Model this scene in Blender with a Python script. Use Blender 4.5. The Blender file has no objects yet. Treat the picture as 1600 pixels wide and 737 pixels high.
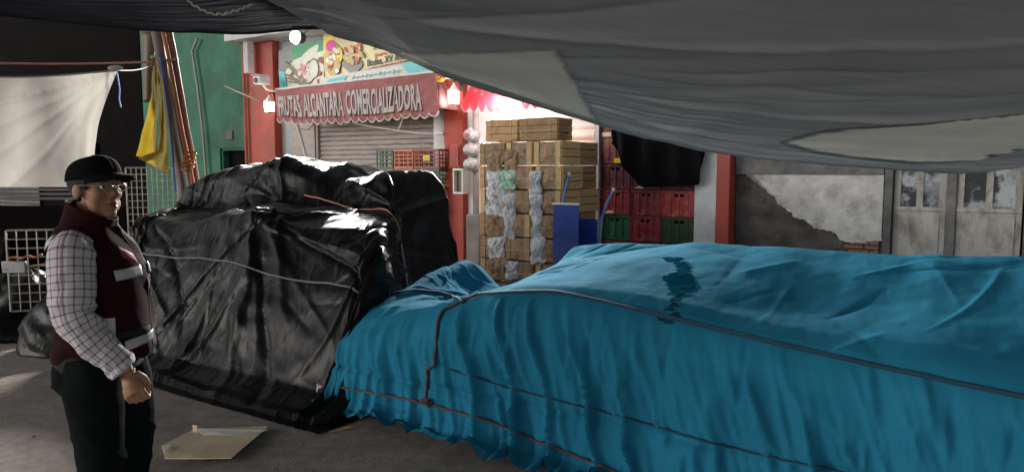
import bpy, bmesh, math, random
import numpy as np
from mathutils import Vector, Matrix, noise as mn
R = math.radians
random.seed(7); np.random.seed(7)
scn = bpy.context.scene
COL = scn.collection
# ------------------------------------------------------------------ camera
F = 1142.0; PITCH = R(5.18); CAM = np.array([0, 0, 1.65])
cd = bpy.data.cameras.new('camera'); cam = bpy.data.objects.new('camera', cd); COL.objects.link(cam)
cam.location = CAM; cam.rotation_euler = (R(90) - PITCH, 0, 0)
cd.sensor_fit = 'HORIZONTAL'; cd.sensor_width = 36; cd.lens = 36 * F / 1600; cd.clip_start = .05; cd.clip_end = 500
scn.camera = cam
# ------------------------------------------------------------------ night sky, assumed street glow, exposure
SUN_EL, SUN_ROT = R(11), R(247)
w = bpy.data.worlds.new('World'); scn.world = w; w.use_nodes = True
nt = w.node_tree; bg = nt.nodes['Background']
sky = nt.nodes.new('ShaderNodeTexSky'); sky.sky_type = 'NISHITA'; sky.sun_disc = False
sky.sun_elevation = SUN_EL; sky.sun_rotation = SUN_ROT
hs = nt.nodes.new('ShaderNodeHueSaturation'); hs.inputs['Saturation'].default_value = .25; nt.links.new(sky.outputs[0], hs.inputs['Color']); nt.links.new(hs.outputs[0], bg.inputs[0]); bg.inputs[1].default_value = .15
sd = bpy.data.lights.new('assumed_street_glow', 'SUN'); sd.energy = .95; sd.angle = R(40); sd.color = (1, .97, .95)  # sun lamp standing in for assumed street lighting behind the camera
so = bpy.data.objects.new('assumed_street_glow', sd); COL.objects.link(so); so.location = (-6, -6, 5)
az = SUN_ROT
sv = Vector((math.sin(az) * math.cos(SUN_EL), math.cos(az) * math.cos(SUN_EL), math.sin(SUN_EL)))   # towards the light
so.rotation_euler = sv.to_track_quat('Z', 'Y').to_euler()
vs = scn.view_settings; vs.view_transform = 'Standard'; vs.look = 'None'; vs.exposure = 0; vs.gamma = 1; vs.use_curve_mapping = False
scn.display_settings.display_device = 'sRGB'
scn.render.engine = 'CYCLES'
scn.cycles.max_bounces = 6; scn.cycles.use_denoising = True
scn.cycles.sample_clamp_indirect = 4

# ------------------------------------------------------------------ measuring helpers
def ray(px, py):
    u = (px - 800) / F; v = (368.5 - py) / F
    return np.array([u, math.cos(PITCH) + v * math.sin(PITCH), -math.sin(PITCH) + v * math.cos(PITCH)])
def at(px, py, Y):
    r = ray(px, py); return CAM + r * (Y / r[1])
def onground(px, py, z=0):
    r = ray(px, py); return CAM + r * ((z - CAM[2]) / r[2])
ANG = R(33); T = np.array([math.cos(ANG), -math.sin(ANG), 0]); Nn = np.array([math.sin(ANG), math.cos(ANG), 0])
F0 = np.array([0, 11.4, 0]); UPV = np.array([0, 0, 1.])
def fw(s, w_, z): return F0 + s * T + w_ * Nn + z * UPV
def tofac(p): q = np.asarray(p) - F0; return float(q @ T), float(q @ Nn), float(q[2])
def fac(px, py, w_=0.):
    r = ray(px, py); k = ((F0 + w_ * Nn - CAM) @ Nn) / (r @ Nn); s, _, z = tofac(CAM + r * k); return s, z
def fs(px, w_=0.): return fac(px, 265, w_)[0]
def h2(x, y, seed):
    v = np.sin(x * 127.1 + y * 311.7 + seed * 74.7) * 43758.5453; return v - np.floor(v)
def vnoise(x, y, seed=0):
    x = np.asarray(x, float); y = np.asarray(y, float)
    ix, iy = np.floor(x), np.floor(y); fx, fy = x - ix, y - iy
    fx = fx * fx * fx * (fx * (fx * 6 - 15) + 10); fy = fy * fy * fy * (fy * (fy * 6 - 15) + 10)
    a, b, c, d = h2(ix, iy, seed), h2(ix + 1, iy, seed), h2(ix, iy + 1, seed), h2(ix + 1, iy + 1, seed)
    return (a * (1 - fx) + b * fx) * (1 - fy) + (c * (1 - fx) + d * fx) * fy * 1.0
def fbm(x, y, seed=0, o=4):
    s = 0; a = .5
    for k in range(o): s = s + a * (vnoise(x, y, seed + k) * 2 - 1); x = x * 2.03; y = y * 2.03; a *= .5
    return s
def ridge(x, y, seed=0): return 1 - np.abs(vnoise(x, y, seed) * 2 - 1)

# ------------------------------------------------------------------ materials
def srgb(r, g, b): return tuple((c / 12.92 if c <= .04045 else ((c + .055) / 1.055) ** 2.4) for c in (r / 255, g / 255, b / 255)) + (1,)
class NT:
    def __init__(s, name):
        s.m = bpy.data.materials.new(name); s.m.use_nodes = True; s.t = s.m.node_tree; s.p = s.t.nodes['Principled BSDF']
    def n(s, ty, **kw):
        nd = s.t.nodes.new(ty)
        for k, v in kw.items():
            if k in nd.inputs: nd.inputs[k].default_value = v
            else: setattr(nd, k, v)
        return nd
    def l(s, a, b): s.t.links.new(a, b)
def mat(name, col, rough=.7, col2=None, scale=6., bump=0., bscale=60., metal=0., spec=.5, coord='Object', detail=6, lo=.35, hi=.65, stretch=(1, 1, 1), dirt=None, dscale=1.6, ntype=None, bdist=.02, vary=0):
    N = NT(name); p = N.p
    p.inputs['Roughness'].default_value = rough; p.inputs['Metallic'].default_value = metal; p.inputs['Specular IOR Level'].default_value = spec
    tc = N.n('ShaderNodeTexCoord'); mp = N.n('ShaderNodeMapping'); mp.inputs['Scale'].default_value = stretch
    N.l(tc.outputs[coord], mp.inputs[0])
    c2 = tuple(col2[:3]) + (1,) if col2 else tuple(c * .72 for c in col[:3]) + (1,)
    nz = N.n('ShaderNodeTexNoise', Scale=scale, Detail=detail, Roughness=.6); N.l(mp.outputs[0], nz.inputs['Vector'])
    rp = N.n('ShaderNodeMapRange'); rp.inputs[1].default_value = lo; rp.inputs[2].default_value = hi; N.l(nz.outputs['Fac'], rp.inputs[0])
    mx = N.n('ShaderNodeMix', data_type='RGBA'); mx.inputs[6].default_value = col[:3] + (1,); mx.inputs[7].default_value = c2; N.l(rp.outputs[0], mx.inputs[0])
    out = mx.outputs[2]
    if dirt:
        n2 = N.n('ShaderNodeTexNoise', Scale=dscale, Detail=8, Roughness=.7); N.l(mp.outputs[0], n2.inputs['Vector'])
        r2 = N.n('ShaderNodeMapRange'); r2.inputs[1].default_value = .48; r2.inputs[2].default_value = .72; N.l(n2.outputs['Fac'], r2.inputs[0])
        m2 = N.n('ShaderNodeMix', data_type='RGBA'); m2.inputs[7].default_value = dirt; N.l(out, m2.inputs[6]); N.l(r2.outputs[0], m2.inputs[0]); out = m2.outputs[2]
    if vary:
        oi = N.n('ShaderNodeObjectInfo'); vr_ = N.n('ShaderNodeMapRange'); vr_.inputs[3].default_value = 1 - vary; vr_.inputs[4].default_value = 1 + vary; N.l(oi.outputs['Random'], vr_.inputs[0])
        hv = N.n('ShaderNodeHueSaturation'); N.l(out, hv.inputs['Color']); N.l(vr_.outputs[0], hv.inputs['Value']); out = hv.outputs[0]
    N.l(out, p.inputs['Base Color'])
    if bump:
        nb = N.n('ShaderNodeTexNoise', Scale=bscale, Detail=5, Roughness=.6)
        if ntype: nb.noise_type = ntype
        N.l(mp.outputs[0], nb.inputs['Vector'])
        bp = N.n('ShaderNodeBump', Strength=bump, Distance=bdist); N.l(nb.outputs['Fac'], bp.inputs['Height']); N.l(bp.outputs[0], p.inputs['Normal'])
    return N.m
def emat(name, col, st):
    N = NT(name); N.p.inputs['Base Color'].default_value = col; N.p.inputs['Emission Color'].default_value = col; N.p.inputs['Emission Strength'].default_value = st; return N.m
def translucent(m, fac, col):
    t = m.node_tree; p = t.nodes['Principled BSDF']; o = t.nodes['Material Output']
    tr = t.nodes.new('ShaderNodeBsdfTranslucent'); tr.inputs[0].default_value = col
    mx = t.nodes.new('ShaderNodeMixShader'); mx.inputs[0].default_value = fac
    t.links.new(p.outputs[0], mx.inputs[1]); t.links.new(tr.outputs[0], mx.inputs[2]); t.links.new(mx.outputs[0], o.inputs[0]); return m

M = {}
M['asphalt'] = mat('asphalt', (.3, .265, .238), .9, (.215, .19, .17), 12, .5, 90, lo=.36, hi=.64, dirt=(.085, .075, .067, 1), dscale=.9)
M['concrete'] = mat('concrete', (.24, .23, .22), .9, (.14, .13, .12), 3, .3, 60, dirt=(.06, .055, .05, 1), dscale=1.2)
M['red'] = mat('red_paint', (.42, .055, .03), .6, (.33, .045, .028), 4, .15, 40, dirt=(.2, .05, .035, 1), dscale=1.3)
M['dimmetal'] = mat('dim_metal', (.1, .1, .1), .6)
M['white'] = mat('white_wall', (.62, .62, .63), .8, (.5, .5, .51), 3, .15, 50, dirt=(.3, .29, .28, 1), dscale=.9)
M['greywall'] = mat('bluish_wall', (.42, .45, .47), .8, (.3, .33, .35), 2.5, .15, 50)
M['shutter'] = mat('brown_grey_shutter', (.33, .28, .25), .5, (.28, .235, .21), 3, 0, 40, stretch=(1, 1, 4), dirt=(.17, .15, .13, 1))
M['shutter_white'] = mat('white_shutter', (.6, .58, .58), .5, (.52, .5, .48), 2, 0, 40, stretch=(1, 1, 3), dirt=(.42, .34, .26, 1), dscale=.9)
M['green'] = mat('green_wall', (.022, .16, .085), .75, (.016, .115, .06), 2, .2, 40, dirt=(.012, .055, .034, 1), dscale=.8)
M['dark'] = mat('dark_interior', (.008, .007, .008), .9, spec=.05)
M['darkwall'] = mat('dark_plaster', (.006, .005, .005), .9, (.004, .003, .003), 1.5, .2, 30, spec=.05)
M['adobe'] = mat('bare_adobe', (.12, .105, .095), .95, (.055, .048, .044), 3.5, .9, 14, dirt=(.035, .03, .028, 1), dscale=2.4, bdist=.06)
M['plaster'] = mat('old_plaster', (.6, .585, .56), .95, (.4, .385, .37), 5, .6, 30, dirt=(.16, .15, .145, 1), dscale=2.2)
M['cement'] = mat('grey_cement', (.19, .185, .18), .95, (.1, .097, .095), 5, .5, 30, dirt=(.05, .048, .046, 1))
M['brick'] = mat('worn_brick', (.26, .13, .08), .9, (.17, .1, .07), 9, .4, 50)
M['door'] = mat('weathered_door', (.42, .4, .36), .7, (.3, .285, .26), 3.5, .2, 30, dirt=(.1, .085, .07, 1), dscale=3.1, stretch=(1.6, 1, .8))
M['dirtyglass'] = mat('dirty_pane', (.36, .38, .39), .6, (.02, .022, .025), 3.6, .1, 20, lo=.44, hi=.54, dirt=(.006, .006, .007, 1), dscale=2.9)
M['metal'] = mat('grey_metal', (.35, .35, .36), .4, (.25, .25, .26), 8, .05, 60, metal=.6)
M['whitemetal'] = mat('white_metal', (.7, .7, .7), .4, (.6, .6, .6), 8)
M['blacksheet'] = mat('black_sheeting', (.004, .004, .005), .95, spec=.1)
M['black'] = mat('black_paint', (.012, .012, .013), .5)
M['cable_white'] = mat('white_cable', (.6, .58, .54), .6)
M['glassy'] = mat('meter_dome', (.32, .33, .34), .12, (.2, .21, .22), 5)
M['lens'] = emat('lamp_glow', (1, .97, .92, 1), 40)
M['lantern'] = emat('lantern_glow', (1, .9, .8, 1), 14)
M['orange'] = mat('orange_plastic', (.62, .22, .02), .4)
M['wood'] = mat('crate_wood', (.5, .32, .16), .8, (.36, .21, .095), 5, .3, 30, vary=.3, stretch=(3, 3, 12), dirt=(.25, .14, .07, 1), dscale=1.1)
M['woodpale'] = mat('pale_crate_wood', (.6, .42, .21), .8, (.45, .29, .14), 5, .3, 30, vary=.25, stretch=(3, 3, 12))
M['liner'] = mat('brown_liner', (.32, .21, .12), .6, (.22, .14, .08), 9, .8, 18)
M['bag'] = mat('pale_plastic_bag', (.62, .64, .68), .5, (.52, .54, .59), 9, .4, 26)
M['greenbag'] = mat('green_plastic_bag', (.25, .55, .38), .35, (.5, .62, .55), 9, .9, 26)
M['string'] = mat('pale_string', (.6, .55, .45), .8)
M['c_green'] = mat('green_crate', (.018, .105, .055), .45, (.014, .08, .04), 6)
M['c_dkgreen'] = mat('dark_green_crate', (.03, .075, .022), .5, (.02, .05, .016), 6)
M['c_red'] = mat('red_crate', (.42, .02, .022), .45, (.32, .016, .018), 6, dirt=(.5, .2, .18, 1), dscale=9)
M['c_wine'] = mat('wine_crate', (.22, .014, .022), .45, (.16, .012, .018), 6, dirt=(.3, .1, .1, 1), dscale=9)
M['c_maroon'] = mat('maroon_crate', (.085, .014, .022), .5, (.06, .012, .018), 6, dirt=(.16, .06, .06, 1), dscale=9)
M['c_orange'] = mat('orange_crate', (.62, .15, .06), .45, (.5, .11, .045), 6)
M['c_brown'] = mat('brown_crate', (.26, .045, .03), .45, (.2, .035, .025), 6)
M['yellowtag'] = mat('yellow_label', (.7, .55, .03), .6)
M['paper'] = mat('paper', (.6, .55, .47), .8)
M['blue'] = mat('blue_enamel', (.012, .05, .3), .35, (.008, .035, .2), 5, dirt=(.01, .02, .09, 1))
M['bluetube'] = mat('pale_blue_tube', (.12, .25, .5), .35, (.05, .12, .35), 9)
M['rubber'] = mat('rubber', (.015, .015, .015), .8)
M['awning'] = mat('faded_red_awning', (.36, .135, .135), .8, (.29, .1, .1), 5, .2, 80, dirt=(.2, .075, .075, 1), dscale=2)
M['awning2'] = translucent(mat('red_awning', (.6, .03, .05), .6, (.5, .025, .04), 5, .1, 80), .4, (.9, .06, .09, 1))
M['letter'] = mat('grey_white_lettering', (.5, .47, .44), .7, (.4, .38, .36), 20)
M['lettershade'] = mat('letter_shadow_print', (.1, .035, .04), .8)
M['trim'] = mat('white_scallop_trim', (.68, .62, .6), .7)
for nm, c in dict(b_white=(.62, .62, .58), b_cream=(.7, .62, .36), b_yellow=(.75, .6, .04), b_cyan=(.12, .55, .58), b_red=(.55, .035, .025), b_green=(.03, .3, .14), b_magenta=(.6, .02, .25), b_pink=(.65, .25, .28), b_olive=(.16, .17, .08), b_black=(.02, .02, .02), b_orangered=(.65, .1, .02), b_tan=(.5, .38, .14), b_grey=(.2, .21, .22), b_pale=(.68, .68, .6), b_darkred=(.3, .06, .04), b_peach=(.7, .42, .22)).items():
    M[nm] = mat(nm + '_print', c + (1,), .5, tuple(x * .85 for x in c) + (1,), 8)
M['greytarp'] = None
M['sheet'] = translucent(mat('off_white_sheet', (.43, .415, .395), .9, (.37, .355, .335), 2.5, .25, 160), .3, (.42, .4, .37, 1))
M['yellow'] = translucent(mat('yellow_plastic', (.2, .145, .008), .6, (.15, .105, .006), 3, .2, 30, dirt=(.2, .14, .02, 1), dscale=2), .25, (.28, .2, .01, 1))
M['pole_brown'] = mat('brown_pole', (.17, .12, .1), .7, (.08, .06, .055), 4, .2, 40, stretch=(4, 4, .6))
M['pole_grey'] = mat('grey_pole', (.36, .31, .28), .6, (.24, .2, .18), 4, .1, 40, stretch=(4, 4, .6))
M['pole_orange'] = mat('orange_pole', (.36, .13, .045), .7, (.25, .085, .03), 5, .1, 40, stretch=(4, 4, .6))
M['pole_rust'] = mat('rusty_pole', (.27, .105, .075), .7, (.17, .07, .05), 5, .1, 40, stretch=(4, 4, .6))
M['bluerope'] = mat('blue_rope', (.05, .12, .4), .8)
M['pinkrope'] = mat('pink_rope', (.55, .26, .22), .8)
M['brownrope'] = mat('brown_rope', (.13, .07, .06), .9, (.08, .05, .05), 40, .5, 200)
M['greyrope'] = mat('grey_rope', (.2, .19, .19), .8)
M['bluerope2'] = mat('dark_teal_rope', (.01, .06, .1), .8)
M['wire'] = mat('galvanised_wire', (.5, .48, .43), .4, metal=.5)
M['cardboard'] = mat('cardboard', (.58, .48, .34), .85, (.5, .41, .28), 5, .15, 30, dirt=(.4, .32, .22, 1), dscale=3)
M['cardwhite'] = mat('white_card_face', (.62, .6, .56), .7)
M['skin'] = mat('skin', (.42, .225, .15), .6, (.33, .16, .1), 22, .2, 160)
M['lips'] = mat('lips', (.26, .09, .07), .5)
M['hair'] = mat('black_hair', (.006, .005, .005), .6, bump=.6, bscale=180)
M['cap'] = mat('black_cap', (.007, .007, .008), .95, bump=.15, bscale=200, spec=.08)
M['eyewhite'] = mat('eye_white', (.6, .57, .54), .3)
M['iris'] = mat('dark_iris', (.02, .012, .01), .2)
M['vest'] = mat('maroon_vest', (.03, .0045, .009), .9, (.022, .004, .007), 6, .08, 90, spec=.15)
M['vestdark'] = mat('dark_vest_lining', (.012, .006, .008), .85)
M['reflect'] = mat('reflective_strip', (.62, .62, .62), .35)
M['patch'] = mat('pink_patch', (.3, .045, .06), .7)
M['trousers'] = mat('dark_trousers', (.009, .013, .013), .95, (.006, .008, .009), 8, .2, 120, spec=.06)
M['shoe'] = mat('black_shoe', (.01, .01, .01), .4)
M['gold'] = mat('gold_bracelet', (.6, .4, .12), .3, metal=.8)
M['specs'] = mat('thin_metal_frame', (.75, .7, .62), .3, metal=.8)
def glassmat():
    N = NT('spectacle_lens'); N.p.inputs['Base Color'].default_value = (.9, .9, .9, 1); N.p.inputs['Roughness'].default_value = .03
    N.p.inputs['Transmission Weight'].default_value = .95; N.p.inputs['IOR'].default_value = 1.05; return N.m
M['specglass'] = glassmat()
def plaid():
    N = NT('plaid_shirt'); N.p.inputs['Roughness'].default_value = .85
    uv = N.n('ShaderNodeUVMap'); sp = N.n('ShaderNodeSeparateXYZ'); N.l(uv.outputs[0], sp.inputs[0])
    prev = None
    for k, (ax, per, wd) in enumerate(((0, .028, .2), (1, .028, .2), (0, .014, .07), (1, .014, .07))):
        m = N.n('ShaderNodeMath', operation='MULTIPLY'); m.inputs[1].default_value = 1 / per; N.l(sp.outputs[ax], m.inputs[0])
        fr = N.n('ShaderNodeMath', operation='FRACT'); N.l(m.outputs[0], fr.inputs[0])
        lt = N.n('ShaderNodeMath', operation='LESS_THAN'); lt.inputs[1].default_value = wd; N.l(fr.outputs[0], lt.inputs[0])
        sc = N.n('ShaderNodeMath', operation='MULTIPLY'); sc.inputs[1].default_value = .55 if k < 2 else .12; N.l(lt.outputs[0], sc.inputs[0])
        if prev is None: prev = sc
        else:
            a = N.n('ShaderNodeMath', operation='ADD', use_clamp=True); N.l(prev.outputs[0], a.inputs[0]); N.l(sc.outputs[0], a.inputs[1]); prev = a
    mx = N.n('ShaderNodeMix', data_type='RGBA'); mx.inputs[6].default_value = (.62, .58, .62, 1); mx.inputs[7].default_value = (.06, .05, .075, 1)
    N.l(prev.outputs[0], mx.inputs[0]); N.l(mx.outputs[2], N.p.inputs['Base Color']); return N.m
M['plaid'] = plaid()
def plastic_black():
    N = NT('black_polythene'); p = N.p; p.inputs['Base Color'].default_value = (.006, .006, .0065, 1); p.inputs['Specular IOR Level'].default_value = .17
    uv = N.n('ShaderNodeUVMap'); mp = N.n('ShaderNodeMapping'); N.l(uv.outputs[0], mp.inputs[0]); mp.inputs['Rotation'].default_value = (0, 0, .6); mp.inputs['Scale'].default_value = (1.3, .4, 1)
    a = N.n('ShaderNodeTexNoise', Scale=13, Detail=8, Roughness=.6); a.noise_type = 'RIDGED_MULTIFRACTAL'; N.l(mp.outputs[0], a.inputs['Vector'])
    a.inputs['Distortion'].default_value = .6
    b = N.n('ShaderNodeTexVoronoi', Scale=16); b.feature = 'DISTANCE_TO_EDGE'
    nz = N.n('ShaderNodeTexNoise', Scale=5, Detail=3); N.l(mp.outputs[0], nz.inputs['Vector'])
    va = N.n('ShaderNodeVectorMath', operation='ADD'); N.l(mp.outputs[0], va.inputs[0]); N.l(nz.outputs['Color'], va.inputs[1]); N.l(va.outputs[0], b.inputs['Vector'])
    b1 = N.n('ShaderNodeBump', Strength=.5, Distance=.015); N.l(a.outputs['Fac'], b1.inputs['Height'])
    b2 = N.n('ShaderNodeBump', Strength=.12, Distance=.012); N.l(b.outputs['Distance'], b2.inputs['Height']); N.l(b1.outputs[0], b2.inputs['Normal'])
    N.l(b2.outputs[0], p.inputs['Normal'])
    r = N.n('ShaderNodeMapRange'); r.inputs[3].default_value = .24; r.inputs[4].default_value = .46; N.l(nz.outputs['Fac'], r.inputs[0]); N.l(r.outputs[0], p.inputs['Roughness'])
    return N.m
M['polythene'] = plastic_black()
def cloth_blue():
    N = NT('turquoise_blue_cloth'); p = N.p; p.inputs['Roughness'].default_value = 1; p.inputs['Specular IOR Level'].default_value = .04
    uv = N.n('ShaderNodeUVMap')
    nz = N.n('ShaderNodeTexNoise', Scale=1.7, Detail=8, Roughness=.65); N.l(uv.outputs[0], nz.inputs['Vector'])
    mr = N.n('ShaderNodeMapRange'); mr.inputs[1].default_value = .35; mr.inputs[2].default_value = .7; N.l(nz.outputs['Fac'], mr.inputs[0])
    mx = N.n('ShaderNodeMix', data_type='RGBA'); mx.inputs[6].default_value = (.022, .195, .325, 1); mx.inputs[7].default_value = (.016, .152, .255, 1); N.l(mr.outputs[0], mx.inputs[0])
    n3 = N.n('ShaderNodeTexNoise', Scale=4.2, Detail=6, Roughness=.75); N.l(uv.outputs[0], n3.inputs['Vector'])
    m3 = N.n('ShaderNodeMapRange'); m3.inputs[1].default_value = .66; m3.inputs[2].default_value = .78; N.l(n3.outputs['Fac'], m3.inputs[0])
    sc3 = N.n('ShaderNodeMath', operation='MULTIPLY'); sc3.inputs[1].default_value = .45; N.l(m3.outputs[0], sc3.inputs[0])
    x3 = N.n('ShaderNodeMix', data_type='RGBA'); x3.inputs[7].default_value = (.01, .08, .15, 1); N.l(mx.outputs[2], x3.inputs[6]); N.l(sc3.outputs[0], x3.inputs[0])
    N.l(x3.outputs[2], p.inputs['Base Color'])
    wv = N.n('ShaderNodeTexNoise', Scale=240, Detail=2); N.l(uv.outputs[0], wv.inputs['Vector'])
    mp = N.n('ShaderNodeMapping'); mp.inputs['Scale'].default_value = (9, 2.2, 1); mp.inputs['Rotation'].default_value = (0, 0, -.12); N.l(uv.outputs[0], mp.inputs[0])
    fo = N.n('ShaderNodeTexNoise', Scale=1, Detail=4); N.l(mp.outputs[0], fo.inputs['Vector'])
    b1 = N.n('ShaderNodeBump', Strength=.25, Distance=.004); N.l(wv.outputs['Fac'], b1.inputs['Height'])
    b2 = N.n('ShaderNodeBump', Strength=.15, Distance=.02); N.l(fo.outputs['Fac'], b2.inputs['Height']); N.l(b1.outputs[0], b2.inputs['Normal']); N.l(b2.outputs[0], p.inputs['Normal'])
    return N.m
M['bluecloth'] = cloth_blue()

# ------------------------------------------------------------------ mesh helpers
class MB:
    def __init__(s): s.v = []; s.f = []; s.m = []; s.uv = []
    def add(s, vs, fs, mi=0, uvs=None):
        o = len(s.v); s.v.extend([tuple(map(float, q)) for q in vs]); s.uv.extend(uvs if uvs is not None else [(0, 0)] * len(vs))
        for f in fs: s.f.append([o + i for i in f]); s.m.append(mi)
    def box(s, x0, x1, y0, y1, z0, z1, mi=0):
        s.add([(x0, y0, z0), (x1, y0, z0), (x1, y1, z0), (x0, y1, z0), (x0, y0, z1), (x1, y0, z1), (x1, y1, z1), (x0, y1, z1)],
              [(3, 2, 1, 0), (4, 5, 6, 7), (0, 1, 5, 4), (1, 2, 6, 5), (2, 3, 7, 6), (3, 0, 4, 7)], mi)
        return s
    def tube(s, pts, r, n=8, mi=0, flat=1.):
        P = [Vector(p) for p in pts]; rs = r if isinstance(r, (list, tuple)) else [r] * len(P)
        vs = []; up = None
        for i, p in enumerate(P):
            t = (P[min(i + 1, len(P) - 1)] - P[max(i - 1, 0)])
            if t.length < 1e-9: t = Vector((0, 0, 1))
            t.normalize()
            if up is None: up = Vector((0, 0, 1)) if abs(t.z) < .9 else Vector((1, 0, 0))
            a = t.cross(up); 
            if a.length < 1e-6: a = t.cross(Vector((0, 1, 0)))
            a.normalize(); b = a.cross(t); up = b
            for k in range(n):
                th = 2 * math.pi * k / n; vs.append(p + a * math.cos(th) * rs[i] + b * math.sin(th) * rs[i] * flat)
        fs = []
        for i in range(len(P) - 1):
            for k in range(n):
                k2 = (k + 1) % n; fs.append((i * n + k, i * n + k2, (i + 1) * n + k2, (i + 1) * n + k))
        fs.append(tuple(range(n - 1, -1, -1))); o = (len(P) - 1) * n; fs.append(tuple(o + k for k in range(n)))
        s.add(vs, fs, mi); return s
    def lathe(s, prof, n=20, c=(0, 0, 0), axis='z', mi=0):
        vs = []
        for r, z in prof:
            for k in range(n):
                th = 2 * math.pi * k / n; a, b = r * math.cos(th), r * math.sin(th)
                q = (a, b, z) if axis == 'z' else ((a, z, -b) if axis == 'y' else (z, a, b))
                vs.append((c[0] + q[0], c[1] + q[1], c[2] + q[2]))
        fs = [(i * n + k, i * n + (k + 1) % n, (i + 1) * n + (k + 1) % n, (i + 1) * n + k) for i in range(len(prof) - 1) for k in range(n)]
        fs.append(tuple(range(n - 1, -1, -1))); o = (len(prof) - 1) * n; fs.append(tuple(o + k for k in range(n)))
        s.add(vs, fs, mi); return s
    def grid(s, P, mi=0, UV=None, thick=0.):
        nu, nv = P.shape[:2]; vs = P.reshape(-1, 3); uvs = [tuple(q) for q in UV.reshape(-1, 2)] if UV is not None else None
        fs = [(i * nv + j, (i + 1) * nv + j, (i + 1) * nv + j + 1, i * nv + j + 1) for i in range(nu - 1) for j in range(nv - 1)]
        s.add(vs, fs, mi, uvs); return s
    def ell(s, c, r, n=16, m=10, mi=0, rot=None):
        vs = []; Rm = rot if rot is not None else Matrix.Identity(3); c = Vector(c)
        vs.append(c + Rm @ Vector((0, 0, -r[2])))
        for i in range(1, m):
            ph = -math.pi / 2 + math.pi * i / m
            for k in range(n):
                th = 2 * math.pi * k / n; vs.append(c + Rm @ Vector((r[0] * math.cos(ph) * math.cos(th), r[1] * math.cos(ph) * math.sin(th), r[2] * math.sin(ph))))
        vs.append(c + Rm @ Vector((0, 0, r[2]))); L = len(vs) - 1
        fs = [(0, 1 + (k + 1) % n, 1 + k) for k in range(n)]
        for i in range(m - 2):
            for k in range(n): fs.append((1 + i * n + k, 1 + i * n + (k + 1) % n, 1 + (i + 1) * n + (k + 1) % n, 1 + (i + 1) * n + k))
        o = 1 + (m - 2) * n; fs += [(o + k, o + (k + 1) % n, L) for k in range(n)]
        s.add(vs, fs, mi); return s
    def prism(s, poly, y0, y1, mi=0, fn=None):          # poly in (x,z), extruded along y
        n = len(poly); fn = fn or (lambda x, y, z: (x, y, z))
        vs = [fn(x, y0, z) for x, z in poly] + [fn(x, y1, z) for x, z in poly]
        s.add(vs, [tuple(range(n)), tuple(range(2 * n - 1, n - 1, -1))] + [(i, i + n, (i + 1) % n + n, (i + 1) % n) for i in range(n)], mi); return s
    def build(s, name, mats, parent=None, loc=None, rz=0., smooth=True, bevel=0., ang=35, solid=0., subsurf=0, jitter=0.):
        me = bpy.data.meshes.new(name); me.from_pydata(s.v, [], s.f)
        if not isinstance(mats, (list, tuple)): mats = [mats]
        for m_ in mats: me.materials.append(M[m_] if isinstance(m_, str) else m_)
        me.polygons.foreach_set('material_index', s.m)
        ul = me.uv_layers.new(name='UVMap'); li = np.empty(len(me.loops), dtype=np.int32); me.loops.foreach_get('vertex_index', li)
        ul.data.foreach_set('uv', np.array(s.uv, dtype=np.float32)[li].ravel())
        bm = bmesh.new(); bm.from_mesh(me); bmesh.ops.recalc_face_normals(bm, faces=bm.faces) if not solid else None; bm.to_mesh(me); bm.free()
        me.polygons.foreach_set('use_smooth', [smooth] * len(me.polygons))
        if smooth: me.set_sharp_from_angle(angle=R(ang))
        me.update()
        o = bpy.data.objects.new(name, me); COL.objects.link(o)
        if parent: o.parent = parent
        if loc is not None: o.location = loc
        o.rotation_euler.z = rz
        if bevel:
            b = o.modifiers.new('bevel', 'BEVEL'); b.width = bevel; b.segments = 2; b.limit_method = 'ANGLE'
        if solid:
            b = o.modifiers.new('solid', 'SOLIDIFY'); b.thickness = solid; b.offset = 0
        if subsurf:
            b = o.modifiers.new('sub', 'SUBSURF'); b.levels = b.render_levels = subsurf
        return o
def tag(o, label=None, cat=None, group=None, kind=None):
    if label: o['label'] = label
    if cat: o['category'] = cat
    if group: o['group'] = group
    if kind: o['kind'] = kind
    return o
def thing(name, label, cat, loc=(0, 0, 0), rz=0., group=None):
    o = bpy.data.objects.new(name, None); COL.objects.link(o); o.location = tuple(map(float, loc)); o.rotation_euler.z = rz; o.empty_display_size = .1
    return tag(o, label, cat, group)
def fthing(name, label, cat, s, w_, z, group=None): return thing(name, label, cat, fw(s, w_, z), -ANG, group)
def copy_thing(o, loc, rz=None, label=None):
    c = o.copy(); COL.objects.link(c); c.location = tuple(map(float, loc))
    if rz is not None: c.rotation_euler.z = rz
    if label: c['label'] = label
    for ch in o.children:
        d = ch.copy(); COL.objects.link(d); d.parent = c
        for g in ch.children:
            e = g.copy(); COL.objects.link(e); e.parent = d
    return c
def lamp(name, kind, loc, energy, col=(1, .95, .9), size=.1, target=None, spot=None):
    l = bpy.data.lights.new(name, kind); l.energy = energy; l.color = col
    if kind == 'AREA': l.size = size
    else: l.shadow_soft_size = size
    if spot: l.spot_size = R(spot); l.spot_blend = .6
    o = bpy.data.objects.new(name, l); COL.objects.link(o); o.location = tuple(map(float, loc))
    if target is not None: o.rotation_euler = (Vector(tuple(map(float, loc))) - Vector(tuple(map(float, target)))).to_track_quat('Z', 'Y').to_euler()
    return o
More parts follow.
